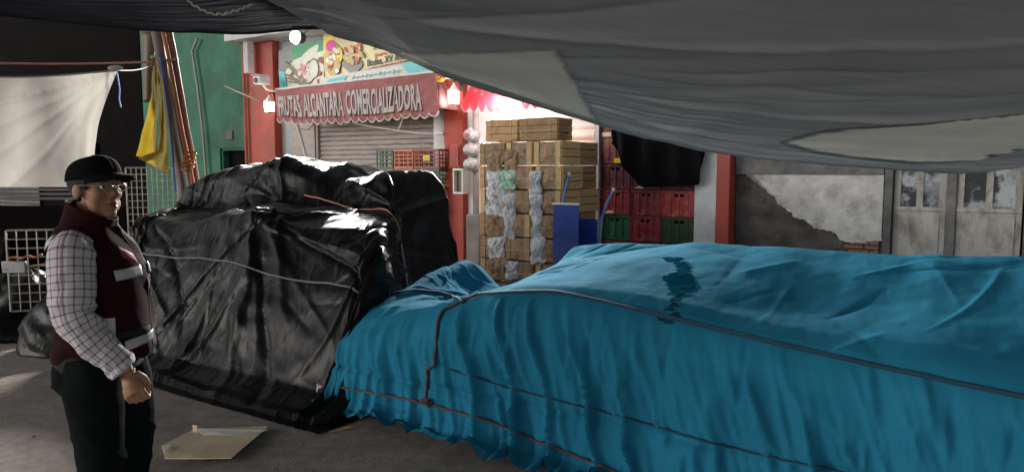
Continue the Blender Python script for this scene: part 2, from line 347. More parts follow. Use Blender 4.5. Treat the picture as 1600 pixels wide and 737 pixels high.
def text_mesh(txt, size, sx=1., extrude=.001, offset=0., align='LEFT', shear=0.):
    cu = bpy.data.curves.new('txt', 'FONT'); cu.body = txt; cu.size = size; cu.extrude = extrude; cu.offset = offset; cu.align_x = align; cu.shear = shear; cu.resolution_u = 3
    o = bpy.data.objects.new('txt', cu); COL.objects.link(o); bpy.context.view_layer.update()
    me = bpy.data.meshes.new_from_object(o.evaluated_get(bpy.context.evaluated_depsgraph_get()))
    vs = [(v.co.x * sx, v.co.y, v.co.z) for v in me.vertices]; fs_ = [tuple(p.vertices) for p in me.polygons]
    bpy.data.objects.remove(o); bpy.data.curves.remove(cu); bpy.data.meshes.remove(me); return vs, fs_
def remeshed(mb, voxel, smooth_it=4, fac_=.5):
    me = bpy.data.meshes.new('tmp'); me.from_pydata(mb.v, [], mb.f)
    o = bpy.data.objects.new('tmp', me); COL.objects.link(o)
    r = o.modifiers.new('r', 'REMESH'); r.mode = 'VOXEL'; r.voxel_size = voxel
    sm = o.modifiers.new('s', 'SMOOTH'); sm.factor = fac_; sm.iterations = smooth_it
    bpy.context.view_layer.update()
    out = bpy.data.meshes.new_from_object(o.evaluated_get(bpy.context.evaluated_depsgraph_get())); bpy.data.objects.remove(o); bpy.data.meshes.remove(me)
    return out
def link_mesh(me, name, mats, parent=None, smooth=True):
    me.name = name; me.materials.clear()
    for m_ in (mats if isinstance(mats, (list, tuple)) else [mats]): me.materials.append(M[m_])
    me.polygons.foreach_set('use_smooth', [smooth] * len(me.polygons))
    o = bpy.data.objects.new(name, me); COL.objects.link(o)
    if parent: o.parent = parent
    return o

# ------------------------------------------------------------------ cloth folds and creases
def gnorm(B):
    du = np.gradient(B, axis=0); dv = np.gradient(B, axis=1); n = np.cross(du, dv)
    n /= np.maximum(np.linalg.norm(n, axis=-1, keepdims=True), 1e-9); return n
def creases(U, V, n, seed, box, ang, spread, length, width, amp, neg=.35, curl=.25):
    """sum of n sharp folds: lines in cloth coordinates (metres), tapering to both ends, steeper on one side than on the other"""
    rg = np.random.RandomState(seed); out = np.zeros_like(U)
    for _ in range(n):
        u0, v0 = rg.uniform(box[0], box[1]), rg.uniform(box[2], box[3]); a = ang(u0, v0) if callable(ang) else ang
        a += rg.normal(0, spread); L = rg.uniform(*length); wd = rg.uniform(*width); am = rg.uniform(*amp) * (-1 if rg.rand() < neg else 1); c = rg.normal(0, curl)
        x = U - u0; y = V - v0; p = x * math.cos(a) + y * math.sin(a); q = -x * math.sin(a) + y * math.cos(a)
        m = (np.abs(p) < L) & (np.abs(q) < wd * 7 + abs(c) * L * L)
        if not m.any(): continue
        pp, qq = p[m], q[m] - c * p[m] ** 2; w_ = wd * (1.1 + .7 * pp / L)
        k = np.where(qq > 0, .55, 1.6); out[m] += am * np.exp(-np.abs(qq) / (w_ * k)) * (1 - (pp / L) ** 2) ** 1.2
    return out
def blur(A, it):
    for _ in range(it):
        Q = A.copy(); Q[1:-1, 1:-1] = (A[:-2, 1:-1] + A[2:, 1:-1] + A[1:-1, :-2] + A[1:-1, 2:] + 4 * A[1:-1, 1:-1]) / 8; A = Q
    return A
def resample(pts, n):
    P = np.array(pts, float); d = np.r_[0, np.cumsum(np.linalg.norm(np.diff(P, axis=0), axis=1))]; t = np.linspace(0, d[-1], n)
    return np.stack([np.interp(t, d, P[:, k]) for k in range(P.shape[1])], -1)
def smooth_grid(B, it):
    for _ in range(it):
        Q = B.copy(); Q[1:-1, 1:-1] = (B[:-2, 1:-1] + B[2:, 1:-1] + B[1:-1, :-2] + B[1:-1, 2:] + 2 * B[1:-1, 1:-1]) / 6
        Q[0, 1:-1] = B[0, 1:-1]; B = Q
    return B
def interp_s(tab, s): t = np.array(tab); return np.interp(s, t[:, 0], t[:, 1])
def uv_len(B):
    u = np.r_[0, np.cumsum(np.linalg.norm(np.diff(B[:, B.shape[1] // 2], axis=0), axis=1))]; v = np.r_[0, np.cumsum(np.linalg.norm(np.diff(B[B.shape[0] // 2], axis=0), axis=1))]
    return np.stack(np.meshgrid(u, v, indexing='ij'), -1)

# ================================================================== SETTING
g = MB(); n = 60
P = np.zeros((n, n, 3)); xs = np.linspace(-60, 60, n); P[..., 0] = xs[:, None]; P[..., 1] = np.linspace(-30, 90, n)[None]
g.grid(P); tag(g.build('street_ground', 'asphalt', smooth=False), kind='structure')
g = MB(); g.box(-25, 20, -1.75, .1, -.1, .12); g.box(-25, 20, -1.87, -1.752, -.1, .124)
o = g.build('pavement', 'concrete', loc=F0, rz=-ANG, smooth=False, bevel=.01); tag(o, kind='structure')

# ------------------------------------------------------------------ the shop building
shop = fthing('shop_building', 'painted shop front with red pillars, two roller shutters and an overhanging eave', 'building', 0, 0, 0)
def part(mb, name, m, parent, label=None, **k):
    o = mb.build(name, m, parent, **k)
    if label: o['label'] = label
    return o
S = {p: fs(p) for p in (398, 440, 458, 495, 683, 702, 732, 752, 780, 935, 1092, 1127, 1148)}
b = MB()
b.box(S[398], S[440], .15, .45, 0, 4.6); b.box(S[440], S[780], .02, .4, 2.86, 4.6); b.box(S[780], S[1148], .02, .4, 3.25, 4.6)
b.box(S[440] - .01, S[458] + .02, .03, .4, 0, 2.86); b.box(S[935] - .06, S[935], .0, .4, 0, 3.25)
b.box(S[398], S[1148], 4.4, 4.6, 0, 4.6); b.box(S[398], S[398] + .2, .45, 4.4, 0, 4.6); b.box(S[1148] - .2, S[1148], .45, 4.4, 0, 4.6); b.box(S[398], S[1148], .4, 4.4, 4.45, 4.6)
part(b, 'wall', 'greywall', shop, smooth=False)
for a, c in ((398, 440), (702, 732)):
    b = MB(); b.box(S[a], S[c], -.14, .148, 0, 4.09); part(b, 'pillar', 'red', shop, 'red painted pillar', bevel=.012)
b = MB(); b.box(S[683] + .004, S[702] - .004, -.1, .2, 0, 4.09); part(b, 'pillar', 'white', shop, 'white painted pillar', bevel=.012)
b = MB(); b.box(S[732] + .004, S[780], -.03, .2, 0, 3.24); part(b, 'door_jamb', 'white', shop, bevel=.008)
b = MB(); b.box(S[458], S[495] - .004, -.03, .2, 0, 2.858); part(b, 'side_panel', 'shutter', shop, bevel=.006)
b = MB(); b.box(S[1092], S[1127] - .003, -.16, .2, 0, 4.09); part(b, 'pillar', 'white', shop, 'white pillar beside the crate alcove', bevel=.012)
b = MB(); b.box(S[1127], S[1148], -.2, .2, 0, 4.09); part(b, 'pillar', 'red', shop, 'red pilaster at the end of the shop', bevel=.012)
b = MB(); b.box(-6.25, S[1148] + .1, -.55, .5, 4.1, 4.25); part(b, 'eave', 'white', shop, bevel=.01)
def slats(s0, s1, z0, z1, h, w_=0.05, dep=.022):
    n_ = int((z1 - z0) / h); pr = []
    for k in range(n_):
        z = z0 + k * h; pr += [(w_, z), (w_ - dep * .8, z + h * .12), (w_ - dep, z + h * .5), (w_ - dep * .8, z + h * .86), (w_, z + h * .97)]
    P = np.zeros((2, len(pr), 3)); P[0, :, 0] = s0; P[1, :, 0] = s1; P[:, :, 1] = [q[0] for q in pr]; P[:, :, 2] = [q[1] for q in pr]; m = MB(); m.grid(P); return m
part(slats(S[495] + .03, S[683] - .03, .13, 2.86, .085), 'roller_shutter', 'shutter', shop, 'closed brown grey roller shutter', ang=50)
for a in (S[495], S[683] - .06): b = MB(); b.box(a, a + .056, -.01, .1, .1, 2.858); part(b, 'shutter_rail', 'shutter', shop)
part(slats(S[780] + .02, S[935] - .08, .13, 3.25, .15, dep=.03), 'roller_shutter', 'shutter_white', shop, 'white roller shutter with wide slats', ang=50)
b = MB(); b.box(S[780] + .004, S[780] + .05, -.02, .1, .1, 3.24); part(b, 'shutter_rail', 'white', shop)
b = MB(); b.box(S[780] + .3, S[935] - .07, .0, .03, 1.93, 2.02); part(b, 'shutter_handle_bar', 'metal', shop)
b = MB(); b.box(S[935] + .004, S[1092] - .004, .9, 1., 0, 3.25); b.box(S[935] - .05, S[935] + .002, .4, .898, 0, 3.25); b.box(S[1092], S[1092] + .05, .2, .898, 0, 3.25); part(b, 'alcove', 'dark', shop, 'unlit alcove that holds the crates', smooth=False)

# neighbour: green house on the far side
gh = fthing('green_building', 'green painted house front with a dark window beside the red pillar', 'building', 0, 0, 0)
s0, s1 = -10.2, S[398] - .03
wa, wb = fs(338), fs(381); za = fac(360, 268)[1]; zb = fac(360, 231)[1]
b = MB(); b.box(s0, wa, .1, .4, 0, 5.2); b.box(wb, s1, .1, .4, 0, 5.2); b.box(wa, wb, .1, .4, zb, 5.2); b.box(wa, wb, .1, .4, 0, za - .9); b.box(s0, s0 + .2, .4, 5, 0, 5.2); b.box(s0, s1, 5, 5.2, 0, 5.2); b.box(s0, s1, .4, 5, 5.0, 5.2)
part(b, 'wall', 'green', gh, smooth=False)
b = MB(); b.box(wa, wb, .3, .34, za - .9, zb); wn = part(b, 'window', 'dark', gh)
b = MB(); 
for a in (wa, wb - .05): b.box(a, a + .05, .14, .29, za - .9, zb)
b.box(wa + .052, wb - .052, .14, .29, zb - .05, zb); part(b, 'window_frame', 'green', wn)
b = MB(); a, z = fac(353, 211); b.box(a - .11, a + .11, .07, .098, z - .09, z + .09); part(b, 'vent_cover', 'pole_brown', gh, bevel=.005)
pts = [fac(px, py, .0) for px, py in ((299, 80), (308, 140), (315, 200), (320, 262))]
b = MB(); b.tube([(pts[0][0] + .2, .02, 4.4)] + [(s, .02, z) for s, z in pts] + [(pts[-1][0] + .05, .02, .1)], .026, 10); part(b, 'drainpipe', 'pole_grey', gh, 'thin pale drainpipe')
# white downpipe between green house and red pillar
b = MB(); a = fs(399); b.tube([(a, -.2, 4.05), (a, -.2, 0.1)], .03, 8); part(b, 'downpipe', 'red', shop)
b = MB(); a0, z0 = fac(387, 75, -.3); b.box(a0 - .07, a0 + .07, -.36, -.22, 3.5, 4.098); part(b, 'gutter_outlet', 'white', shop, bevel=.01)
# dark house farther left
dh = fthing('dark_building', 'unlit dark house front behind the white sheet at the far left', 'building', 0, 0, 0)
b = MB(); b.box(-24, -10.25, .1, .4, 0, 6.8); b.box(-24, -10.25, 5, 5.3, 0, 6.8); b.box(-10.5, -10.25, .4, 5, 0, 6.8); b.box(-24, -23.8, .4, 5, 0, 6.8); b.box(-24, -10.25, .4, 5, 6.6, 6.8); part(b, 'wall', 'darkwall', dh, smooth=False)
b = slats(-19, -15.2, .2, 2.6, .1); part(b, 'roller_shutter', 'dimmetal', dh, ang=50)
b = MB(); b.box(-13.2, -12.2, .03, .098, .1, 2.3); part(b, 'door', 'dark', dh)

# derelict house at the right
de = fthing('derelict_house', 'derelict house front with peeling plaster over bare adobe and old panelled doors', 'building', 0, 0, 0)
sA, sB = S[1148] + .01, 11.5; sD0, sD1 = fs(1398), fs(1602)
b = MB(); b.box(sA, sD0 - .1, .05, .5, 0, 4.4); b.box(sD1 + .1, sB, .05, .5, 0, 4.4); b.box(sD0 - .1, sD1 + .1, .05, .5, 2.25, 4.4); b.box(sA, sB, 5, 5.3, 0, 4.4); b.box(sB - .3, sB, .5, 5, 0, 4.4); b.box(sA, sB, .5, 5, 4.2, 4.4)
part(b, 'wall', 'adobe', de, smooth=False)
edge = [(1166, 262), (1172, 276), (1192, 290), (1199, 300), (1209, 307), (1214, 318), (1226, 324), (1240, 337), (1260, 346), (1272, 356), (1297, 360), (1308, 366), (1312, 374), (1331, 379), (1360, 377), (1388, 374)]
pl = [fac(*q, .03) for q in edge]
rng = random.Random(3); rough = []
for i in range(len(pl) - 1):
    for k in range(6):
        t = k / 6; rough.append((pl[i][0] * (1 - t) + pl[i + 1][0] * t + rng.uniform(-.012, .012), pl[i][1] * (1 - t) + pl[i + 1][1] * t + rng.uniform(-.014, .014)))
rough.append(pl[-1]); ztop = fac(1280, 273, .03)[1]
poly = rough + [(sD0 - .11, rough[-1][1]), (sD0 - .11, ztop), (rough[0][0], ztop)]
b = MB(); b.prism(poly, .02, .049); part(b, 'plaster_layer', 'plaster', de, 'broken pale plaster with a ragged lower edge', smooth=False)
b = MB(); b.box(sA, sD0 - .11, .0, .049, ztop + .004, 4.4); part(b, 'cement_band', 'cement', de, 'dark grey cement band above the plaster', smooth=False)
b = MB(); z0b = fac(1360, 418, .0)[1]; bs0, bs1 = fs(1331), sD0 - .12; rows = 6; hh = (rough[-1][1] - .02 - z0b) / rows
for r_ in range(rows):
    x = bs0 + (.0 if r_ % 2 else -.06) - r_ * -.0
    while x < bs1 - .03:
        x1 = min(x + .23, bs1); b.box(max(x, bs0 - .05 * (r_ % 3)), x1 - .012, .012 + rng.uniform(0, .012), .05, z0b + r_ * hh, z0b + (r_ + 1) * hh - .012); x += .23
part(b, 'brick_patch', 'brick', de, 'exposed bricks under the plaster', bevel=.004)
for a in (sD0 - .095, sD1 + .02): b = MB(); b.box(a, a + .085, -.03, .3, 0, 2.3); part(b, 'door_frame', 'cement', de, bevel=.008)
mid = fs(1489)
for a, c in ((sD0, mid - .05), (mid + .05, sD1)):
    zs = fac(1500, 327)[1]
    d = MB(); d.box(a, c, .06, .1, 0.02, zs); d.box(a, c, .06, .1, 2.16, 2.245); d.box(a, a + .07, .06, .1, zs, 2.16); d.box(c - .07, c, .06, .1, zs, 2.16); m_ = (a + c) / 2; d.box(m_ - .035, m_ + .035, .06, .1, zs, 2.16); d.box(a + .06, c - .06, .045, .062, .1, zs - .07); d.box(a, c, .04, .06, zs - .03, zs + .015)
    dd = part(d, 'door', 'door', de, 'weathered pale metal door leaf', bevel=.004)
    for e0, e1 in ((a + .07, m_ - .035), (m_ + .035, c - .07)): d = MB(); d.box(e0, e1, .075, .085, zs, 2.16); part(d, 'pane', 'dirtyglass', dd)
b = MB(); b.box(mid - .048, mid + .048, .02, .12, 0, 2.245); part(b, 'mullion', 'cement', de, bevel=.006)

# ================================================================== LAMPS, CAMERA, METERS ON THE SHOP FRONT
a, z = fac(462, 58, -.8)
fl = fthing('flood_light', 'bright white flood lamp under the eave above the fruit banner', 'lamp', a, -.8, z)
b = MB(); b.lathe([(.02, .16), (.09, .15), (.13, .03), (.135, .0)], 20, axis='y'); part(b, 'housing', 'black', fl)
b = MB(); b.ell((0, -.02, 0), (.125, .035, .1), 20, 10); part(b, 'bulb', 'lens', fl)
b = MB(); b.tube([(0, .14, 0), (0, .2, .1), (0, .3, 4.1 - z)], .015, 8); part(b, 'bracket', 'metal', fl)
fp = fw(a, -.93, z - .03)
lamp('flood_lamp_light', 'SPOT', fp, 5500, (1, .95, .88), .3, target=(-1, 3, .0), spot=66)
lamp('flood_lamp_spill', 'POINT', fw(a, -.86, z - .14), 14, (1, .95, .88), .08)
def lantern(px, py, w_, label):
    a, z = fac(px, py, w_); t = fthing('wall_lantern', label, 'lantern', a, w_, z, 'wall lanterns on the shop pillars')
    b = MB(); b.lathe([(.075, -.11), (.085, .06)], 6); part(b, 'glass', 'lantern', t, smooth=False)
    b = MB(); b.lathe([(.1, .062), (.1, .075), (.05, .13), (.015, .18), (.012, .2)], 6); b.lathe([(.03, -.15), (.085, -.13), (.085, -.112)], 6)
    for k in range(6): th = k * math.pi / 3; b.tube([(.086 * math.cos(th), .086 * math.sin(th), -.12), (.096 * math.cos(th), .096 * math.sin(th), .07)], .006, 5)
    part(b, 'cage', 'whitemetal', t, smooth=False)
    b = MB(); b.tube([(0, 0, .19), (0, .03, .25), (0, .1, .24), (0, -w_ - .14, .18)], .012, 8); b.box(-.04, .04, -w_ - .16, -w_ - .141, .1, .28); part(b, 'wall_arm', 'black', t)
    lamp('lantern_light', 'POINT', fw(a, w_ - .13, z), 9, (1, .86, .74), .07); return t
lantern(421, 165, -.34, 'lit wall lantern on the red pillar below the security camera')
lantern(709, 150, -.36, 'lit wall lantern on the red pillar above the electricity meters')
a, z = fac(411, 126, -.4)
sc = fthing('security_camera', 'white box security camera on the red pillar above the left lantern', 'camera', a, -.4, z)
b = MB(); b.box(-.09, .09, -.16, .1, -.08, .08); part(b, 'body', 'whitemetal', sc, bevel=.02)
b = MB(); b.box(-.1, .1, -.19, .1, .082, .095); part(b, 'sun_hood', 'whitemetal', sc, bevel=.004)
b = MB(); b.lathe([(.055, -.163), (.05, -.175), (.02, -.178)], 14, axis='y', c=(0, 0, -.01)); part(b, 'lens', 'black', sc)
b = MB(); b.tube([(0, .0, -.08), (.03, .05, -.16), (.1, .1, -.19), (.16, .24, -.2)], .022, 8); part(b, 'bracket', 'whitemetal', sc)
# assumed second lamp, added unseen under the red awning, facing the street
bl = fthing('flood_light', 'assumed second flood lamp added out of sight under the bright red scalloped awning', 'lamp', .35, -.62, 2.7)
b = MB(); b.lathe([(.02, .12), (.07, .11), (.1, .02), (.1, .0)], 16, axis='y'); part(b, 'housing', 'black', bl)
b = MB(); b.ell((0, -.012, 0), (.09, .02, .075), 16, 8); part(b, 'bulb', 'lens', bl)
b = MB(); b.tube([(0, .1, 0), (0, .2, .1), (0, .62, .3)], .014, 8); part(b, 'bracket', 'metal', bl)
lamp('assumed_street_side_light', 'SPOT', fw(.35, -.74, 2.68), 5000, (1, .96, .9), .12, target=(-.4, 4.2, .2), spot=120)  # beam of the assumed lamp, added to brighten the blue stall top
lamp('assumed_shutter_side_light', 'POINT', fw(.3, -.6, 2.58), 85, (1, .95, .92), .06)  # glow of the assumed lamp, added to brighten the white shutter
# meters
a, z = fac(742, 300, -.28)
mp_ = fthing('meter_post', 'pale grey electricity post carrying the round meters', 'post', a, -.25, 0)
b = MB(); b.tube([(0, 0, .1), (0, 0, 4.1)], .05, 12); part(b, 'pipe', 'concrete', mp_)
b = MB(); b.box(-.13, .13, -.1, .12, .1, .95); part(b, 'concrete_base', 'concrete', mp_, bevel=.02)
for k, py in enumerate((211, 234, 257)):
    a2, z2 = fac(733, py, -.42); t = fthing('electric_meter', ('top round electricity meter with a red light on the grey post', 'middle round electricity meter on the grey post', 'lowest round electricity meter on the grey post')[k], 'electric meter', a2, -.36, z2, 'round electricity meters on the post')
    b = MB(); b.lathe([(.1, .1), (.115, .06), (.115, -.02), (.1, -.035)], 20, axis='y'); part(b, 'socket', 'metal', t)
    b = MB(); b.lathe([(.095, -.03), (.09, -.1), (.07, -.125), (.02, -.135)], 20, axis='y'); part(b, 'dome', 'glassy', t)
    b = MB(); b.box(-.05, .05, -.145, -.126, -.02, .02); part(b, 'display', 'b_red' if k == 0 else 'paper', t)
a, z = fac(720, 283, -.22)
bx = fthing('breaker_box', 'grey switch box with an open front on the red pillar', 'switch box', a, -.2, z)
b = MB(); b.box(-.1, .1, -.1, .06, -.2, -.17); b.box(-.1, .1, -.1, .06, .17, .2); b.box(-.1, -.075, -.1, .06, -.168, .168); b.box(.075, .1, -.1, .06, -.168, .168); part(b, 'case', 'whitemetal', bx, bevel=.004)
b = MB(); b.box(-.073, .073, -.02, .05, -.168, .168); part(b, 'breaker', 'b_olive', bx)
a, z = fac(716, 245, -.2)
bx = fthing('fuse_box', 'red painted fuse box on the red pillar above the switch box', 'fuse box', a, -.2, z)
b = MB(); b.box(-.12, .1, -.08, .058, -.18, .2); part(b, 'case', 'red', bx, bevel=.008)
b = MB(); b.box(-.1, .08, -.1, -.082, -.15, .16); part(b, 'cover', 'red', bx, bevel=.006)
a, z = fac(688, 122, -.5)
al = fthing('amber_beacon', 'small amber glass beacon at the right end of the lettered awning', 'beacon', a, -.5, z)
b = MB(); b.lathe([(.055, -.06), (.07, -.02), (.06, .05), (.02, .09)], 12, axis='x'); part(b, 'glass', 'orange', al)
b = MB(); b.tube([(.09, 0, 0), (.16, .1, .0), (.2, .3, .02)], .025, 8); part(b, 'arm', 'metal', al)

# ------------------------------------------------------------------ banners above the lettered awning
def fac_quad(c, nu=24, nv=16, w0=-.05, sag=.01, seed=1):
    """corners tl, tr, br, bl as pixels on the plane w0 -> grid of facade points and a mapper"""
    tl, tr, br, bl_ = [np.array(fac(*q, w0)) for q in c]
    def f(u, v, off=0.):
        p = tl * (1 - u) * (1 - v) + tr * u * (1 - v) + br * u * v + bl_ * (1 - u) * v
        return (float(p[0]), float(w0 - off - sag * (vnoise(u * 4 + v * 2, v * 3, seed) + .6 * math.sin(u * 9 + v * 5))), float(p[1]))
    return f
def banner(name, label, f, m, nu=28, nv=14):
    t = fthing(name, label, 'banner', 0, 0, 0)
    P = np.array([[f(i / nu, j / nv) for j in range(nv + 1)] for i in range(nu + 1)]); b = MB(); b.grid(P); part(b, 'cloth', m, t, ang=80, solid=.004); return t
def disc(b, f, u, v, ru, rv, mi, off, n=16, rot=0, start=0, end=2 * math.pi):
    pts = []
    for k in range(n): th = start + (end - start) * k / (n - 1 if end - start < 6.2 else n); x, y = ru * math.cos(th), rv * math.sin(th); pts.append(f(u + x * math.cos(rot) - y * math.sin(rot), v + x * math.sin(rot) + y * math.cos(rot), off))
    b.add(pts, [tuple(range(n))], mi)
def poly2(b, f, uv, mi, off): b.add([f(u, v, off) for u, v in uv], [tuple(range(len(uv)))], mi)
def words_on(f, txt, u0, v0, hgt, wid, name, m, parent, off=.008, rise=0., offset=.0):
    vs, fs_ = text_mesh(txt, 1, offset=offset); x1 = max(v[0] for v in vs); 
    b = MB(); b.add([f(u0 + v[0] / x1 * wid, v0 - v[1] * hgt - rise * v[0] / x1, off + v[2]) for v in vs], fs_); return part(b, name, m, parent, smooth=False)
f1 = fac_quad([(436, 80), (506, 62), (508, 132), (438, 142)], w0=-.06, sag=.02, seed=3)
t = banner('fruit_banner', 'white banner printed with fruit under a green strip, nearest the red pillar', f1, 'b_pale')
b = MB(); poly2(b, f1, [(.3, .0), (1, .0), (1, .24), (.32, .3)], 1, .012); poly2(b, f1, [(0, 0), (.3, 0), (.32, .3), (.12, .55), (0, .5)], 0, .012); poly2(b, f1, [(0, .5), (.12, .56), (.2, 1), (0, 1)], 6, .012)
rg = random.Random(5)
for k in range(30):
    u, v = rg.uniform(.22, .95), rg.uniform(.36, .95)
    if u < .45 and v > .6 + u * .4: continue
    disc(b, f1, u, v, rg.uniform(.03, .075), rg.uniform(.04, .09), rg.choice([2, 2, 3, 4, 5, 7]), .016 + k * .0004, rot=rg.uniform(0, 3))
for k in range(3): poly2(b, f1, [(.12 + k * .05, .62 + k * .1), (.16 + k * .05, .6 + k * .1), (.75, .98 - k * .01), (.7, 1)], 4, .03 + k * .001)
disc(b, f1, .8, .62, .09, .2, 7, .034); disc(b, f1, .8, .66, .05, .11, 3, .036)
poly2(b, f1, [(.12, .3), (.18, .3), (.7, .95), (.62, .98)], 4, .038)
part(b, 'printed_picture', ['b_grey', 'b_green', 'b_pink', 'b_pale', 'b_olive', 'b_darkred', 'b_cyan', 'b_white'], t, smooth=False)
f2 = fac_quad([(505, 52), (700, 70), (700, 92), (508, 128)], w0=-.09, sag=.015, seed=6)
t = banner('cream_banner', 'cream and yellow banner advertising fruit arrangements for weddings and parties', f2, 'b_cream', 40, 12)
b = MB()
f2p = fac_quad([(505, 52), (660, 66), (660, 96), (508, 128)], w0=-.09, sag=.0, seed=6)
def fpx(px, py, off=0.):
    s, z = fac(px, py, -.11 - off); return (s, -.11 - off, z)
def ppoly(b, pts, mi, off): b.add([fpx(x, y, off) for x, y in pts], [tuple(range(len(pts)))], mi)
def pdisc(b, x, y, rx, ry, mi, off, n=18, rot=0):
    ppoly(b, [(x + rx * math.cos(2 * math.pi * k / n) * math.cos(rot) - ry * math.sin(2 * math.pi * k / n) * math.sin(rot), y + rx * math.cos(2 * math.pi * k / n) * math.sin(rot) + ry * math.sin(2 * math.pi * k / n) * math.cos(rot)) for k in range(n)], mi, off)
ppoly(b, [(506, 58), (530, 55), (514, 66), (507, 80)], 0, .004)
ppoly(b, [(508, 127), (509, 121), (560, 111), (640, 93), (690, 83), (690, 90), (640, 100), (560, 117)], 1, .006)
pdisc(b, 520, 92, 13, 27, 2, .012); pdisc(b, 517, 72, 8, 9, 3, .016); pdisc(b, 530, 86, 5, 12, 0, .018)
for k in range(16): pdisc(b, 520 + rg.uniform(-9, 9), 92 + rg.uniform(-16, 24), rg.uniform(2, 4), rg.uniform(2.5, 5), rg.choice([4, 5, 6, 2, 4]), .02 + k * .0005)
ppoly(b, [(534, 97), (551, 106), (566, 97), (566, 104), (551, 118), (535, 104)], 7, .02); ppoly(b, [(534, 97), (550, 90), (566, 96), (551, 106)], 8, .022)
for k in range(18): pdisc(b, 551 + rg.uniform(-13, 13), 84 + rg.uniform(-14, 15), rg.uniform(2, 3.4), rg.uniform(3, 7), rg.choice([2, 4, 5, 9, 6]), .026 + k * .0005, rot=rg.uniform(-.6, .6))
part(b, 'printed_picture', ['b_yellow', 'b_red', 'b_tan', 'b_magenta', 'b_pale', 'b_peach', 'b_darkred', 'b_grey', 'b_olive', 'b_orangered'], t, smooth=False)
def px_words(txt, x, y, h, wd, slope, name, m, parent, off=.012, offset=.015):
    vs, fs_ = text_mesh(txt, 1, offset=offset, extrude=.002); x1 = max(v[0] for v in vs); b = MB()
    b.add([fpx(x + v[0] / x1 * wd, y - v[1] * h + slope * v[0] / x1 * wd, off + v[2]) for v in vs], fs_); return part(b, name, m, parent, smooth=False)
px_words('ARREGLOS', 583, 78, 13, 66, -.17, 'lettering', 'b_black', t)
px_words('para', 585, 88.5, 9, 19, -.17, 'lettering', 'b_orangered', t); px_words('cualquier', 607, 84.8, 9, 38, -.17, 'lettering', 'b_orangered', t)
px_words('Bodas, XV Años,', 573, 104, 15, 64, -.2, 'lettering', 'b_black', t)
px_words('7 222 102', 580, 112, 9, 66, -.21, 'lettering', 'b_darkred', t, off=.016)
f3 = fac_quad([(500, 122), (668, 92), (690, 112), (500, 136)], w0=-.13, sag=.01, seed=9)
t = banner('white_cyan_banner', 'white banner with turquoise corners and faint handwriting under the cream banner', f3, 'b_white', 30, 6)
b = MB(); poly2(b, f3, [(.02, .95), (.1, .35), (.28, .25), (.2, .95)], 0, .012); part(b, 'turquoise_print', ['b_cyan'], t, smooth=False); b = MB(); poly2(b, f3, [(.78, .0), (.99, .02), (.995, .9), (.76, .95)], 0, .012); part(b, 'turquoise_print', ['b_cyan'], t, smooth=False)
b = MB(); pts = []
for k in range(90): q = k / 90; pts.append(f3(.3 + q * .44, .55 - .0 * q + .16 * math.sin(q * 70) * (.6 + .4 * math.sin(q * 23)), .014))
b.tube(pts, .006, 5); part(b, 'handwriting', 'b_cyan', t)

# ------------------------------------------------------------------ lettered awning
aw = fthing('lettered_awning', 'long faded red shop awning with pale lettering and a scalloped edge', 'awning', 0, 0, 0)
TL, TR = fac(430, 141, -.2), fac(684, 113, -.2); BL, BR = fac(434, 182, -.62), fac(686, 170, -.62)
def awn(u, v, off=0.):
    t0 = np.array([TL[0] * (1 - u) + TR[0] * u, -.2, TL[1] * (1 - u) + TR[1] * u]); b0 = np.array([BL[0] * (1 - u) + BR[0] * u, -.62, BL[1] * (1 - u) + BR[1] * u])
    p = t0 * (1 - v) + b0 * v
    fold = .04 * (fbm(u * 16 + v * .8, v * 1.1, 4, 3)) * (.3 + v) + .03 * max(0, math.sin(u * 5.5 - v * 1.5)) * v * .5
    tw = .05 * math.exp(-((u - .44) / .025) ** 2) * v
    p = p + np.array([0, -.80, .58]) * (off + fold - tw) + np.array([0, 0, -.05 * math.sin(math.pi * u)]) * v
    return p
nu, nv, nsc = 240, 26, 20
P = np.zeros((nu + 1, nv + 1, 3))
for i in range(nu + 1):
    u = i / nu; sc_ = abs(math.sin(math.pi * u * nsc)) ** .6
    for j in range(nv + 1):
        v = j / nv
        if v <= .86: P[i, j] = awn(u, v / .86)
        else: q = awn(u, 1.); P[i, j] = q + np.array([0, -.004 * math.sin(u * 60), -(v - .86) / .14 * (.045 + .075 * sc_)])
b = MB(); b.grid(P); part(b, 'fabric', 'awning', aw, ang=80, solid=.004)
b = MB(); b.tube([tuple(P[i, nv] + np.array([0, -.004, 0])) for i in range(nu + 1)], .013, 6); part(b, 'scallop_trim', 'trim', aw)
b = MB(); b.tube([tuple(awn(u / 20, 0) + np.array([0, .01, .015])) for u in range(21)], .022, 8); part(b, 'top_rail', 'whitemetal', aw)
b = MB(); Pr = np.zeros((8, 8, 3))
for i in range(8):
    for j in range(8): q = awn(1, j / 7); Pr[i, j] = q + np.array([.012 + .02 * math.sin(i), (i / 7) * (-.08 - q[1]) , 0])
b.grid(Pr); part(b, 'end_flap', 'awning', aw, ang=80, solid=.004)
vs, fs_ = text_mesh('FRUTAS  ALCANTARA  COMERCIALIZADORA', 1, offset=.032, extrude=.0); x1 = max(v[0] for v in vs)
for nm, mt, du, dv, off in (('letter_shadow', 'lettershade', .0035, .035, .006), ('lettering', 'letter', 0, 0, .012)):
    b = MB(); b.add([awn(.015 + .895 * v[0] / x1 + du, .965 - .78 * v[1] / .73 * .9 + dv, off) for v in vs], fs_); part(b, nm, mt, aw, smooth=False)
for px0, py0, px1, py1 in ((461, 186, 485, 268),):
    a0, z0 = fac(px0, py0, -.45); a1, z1 = fac(px1, py1, -.1)
    b = MB(); b.tube([(a0, -.45, z0 + .05), (a1, -.1, z1), (a1 + .1, -.05, z1 - .45)], .03, 10); part(b, 'support_arm', 'whitemetal', aw, 'white slanting support arm')
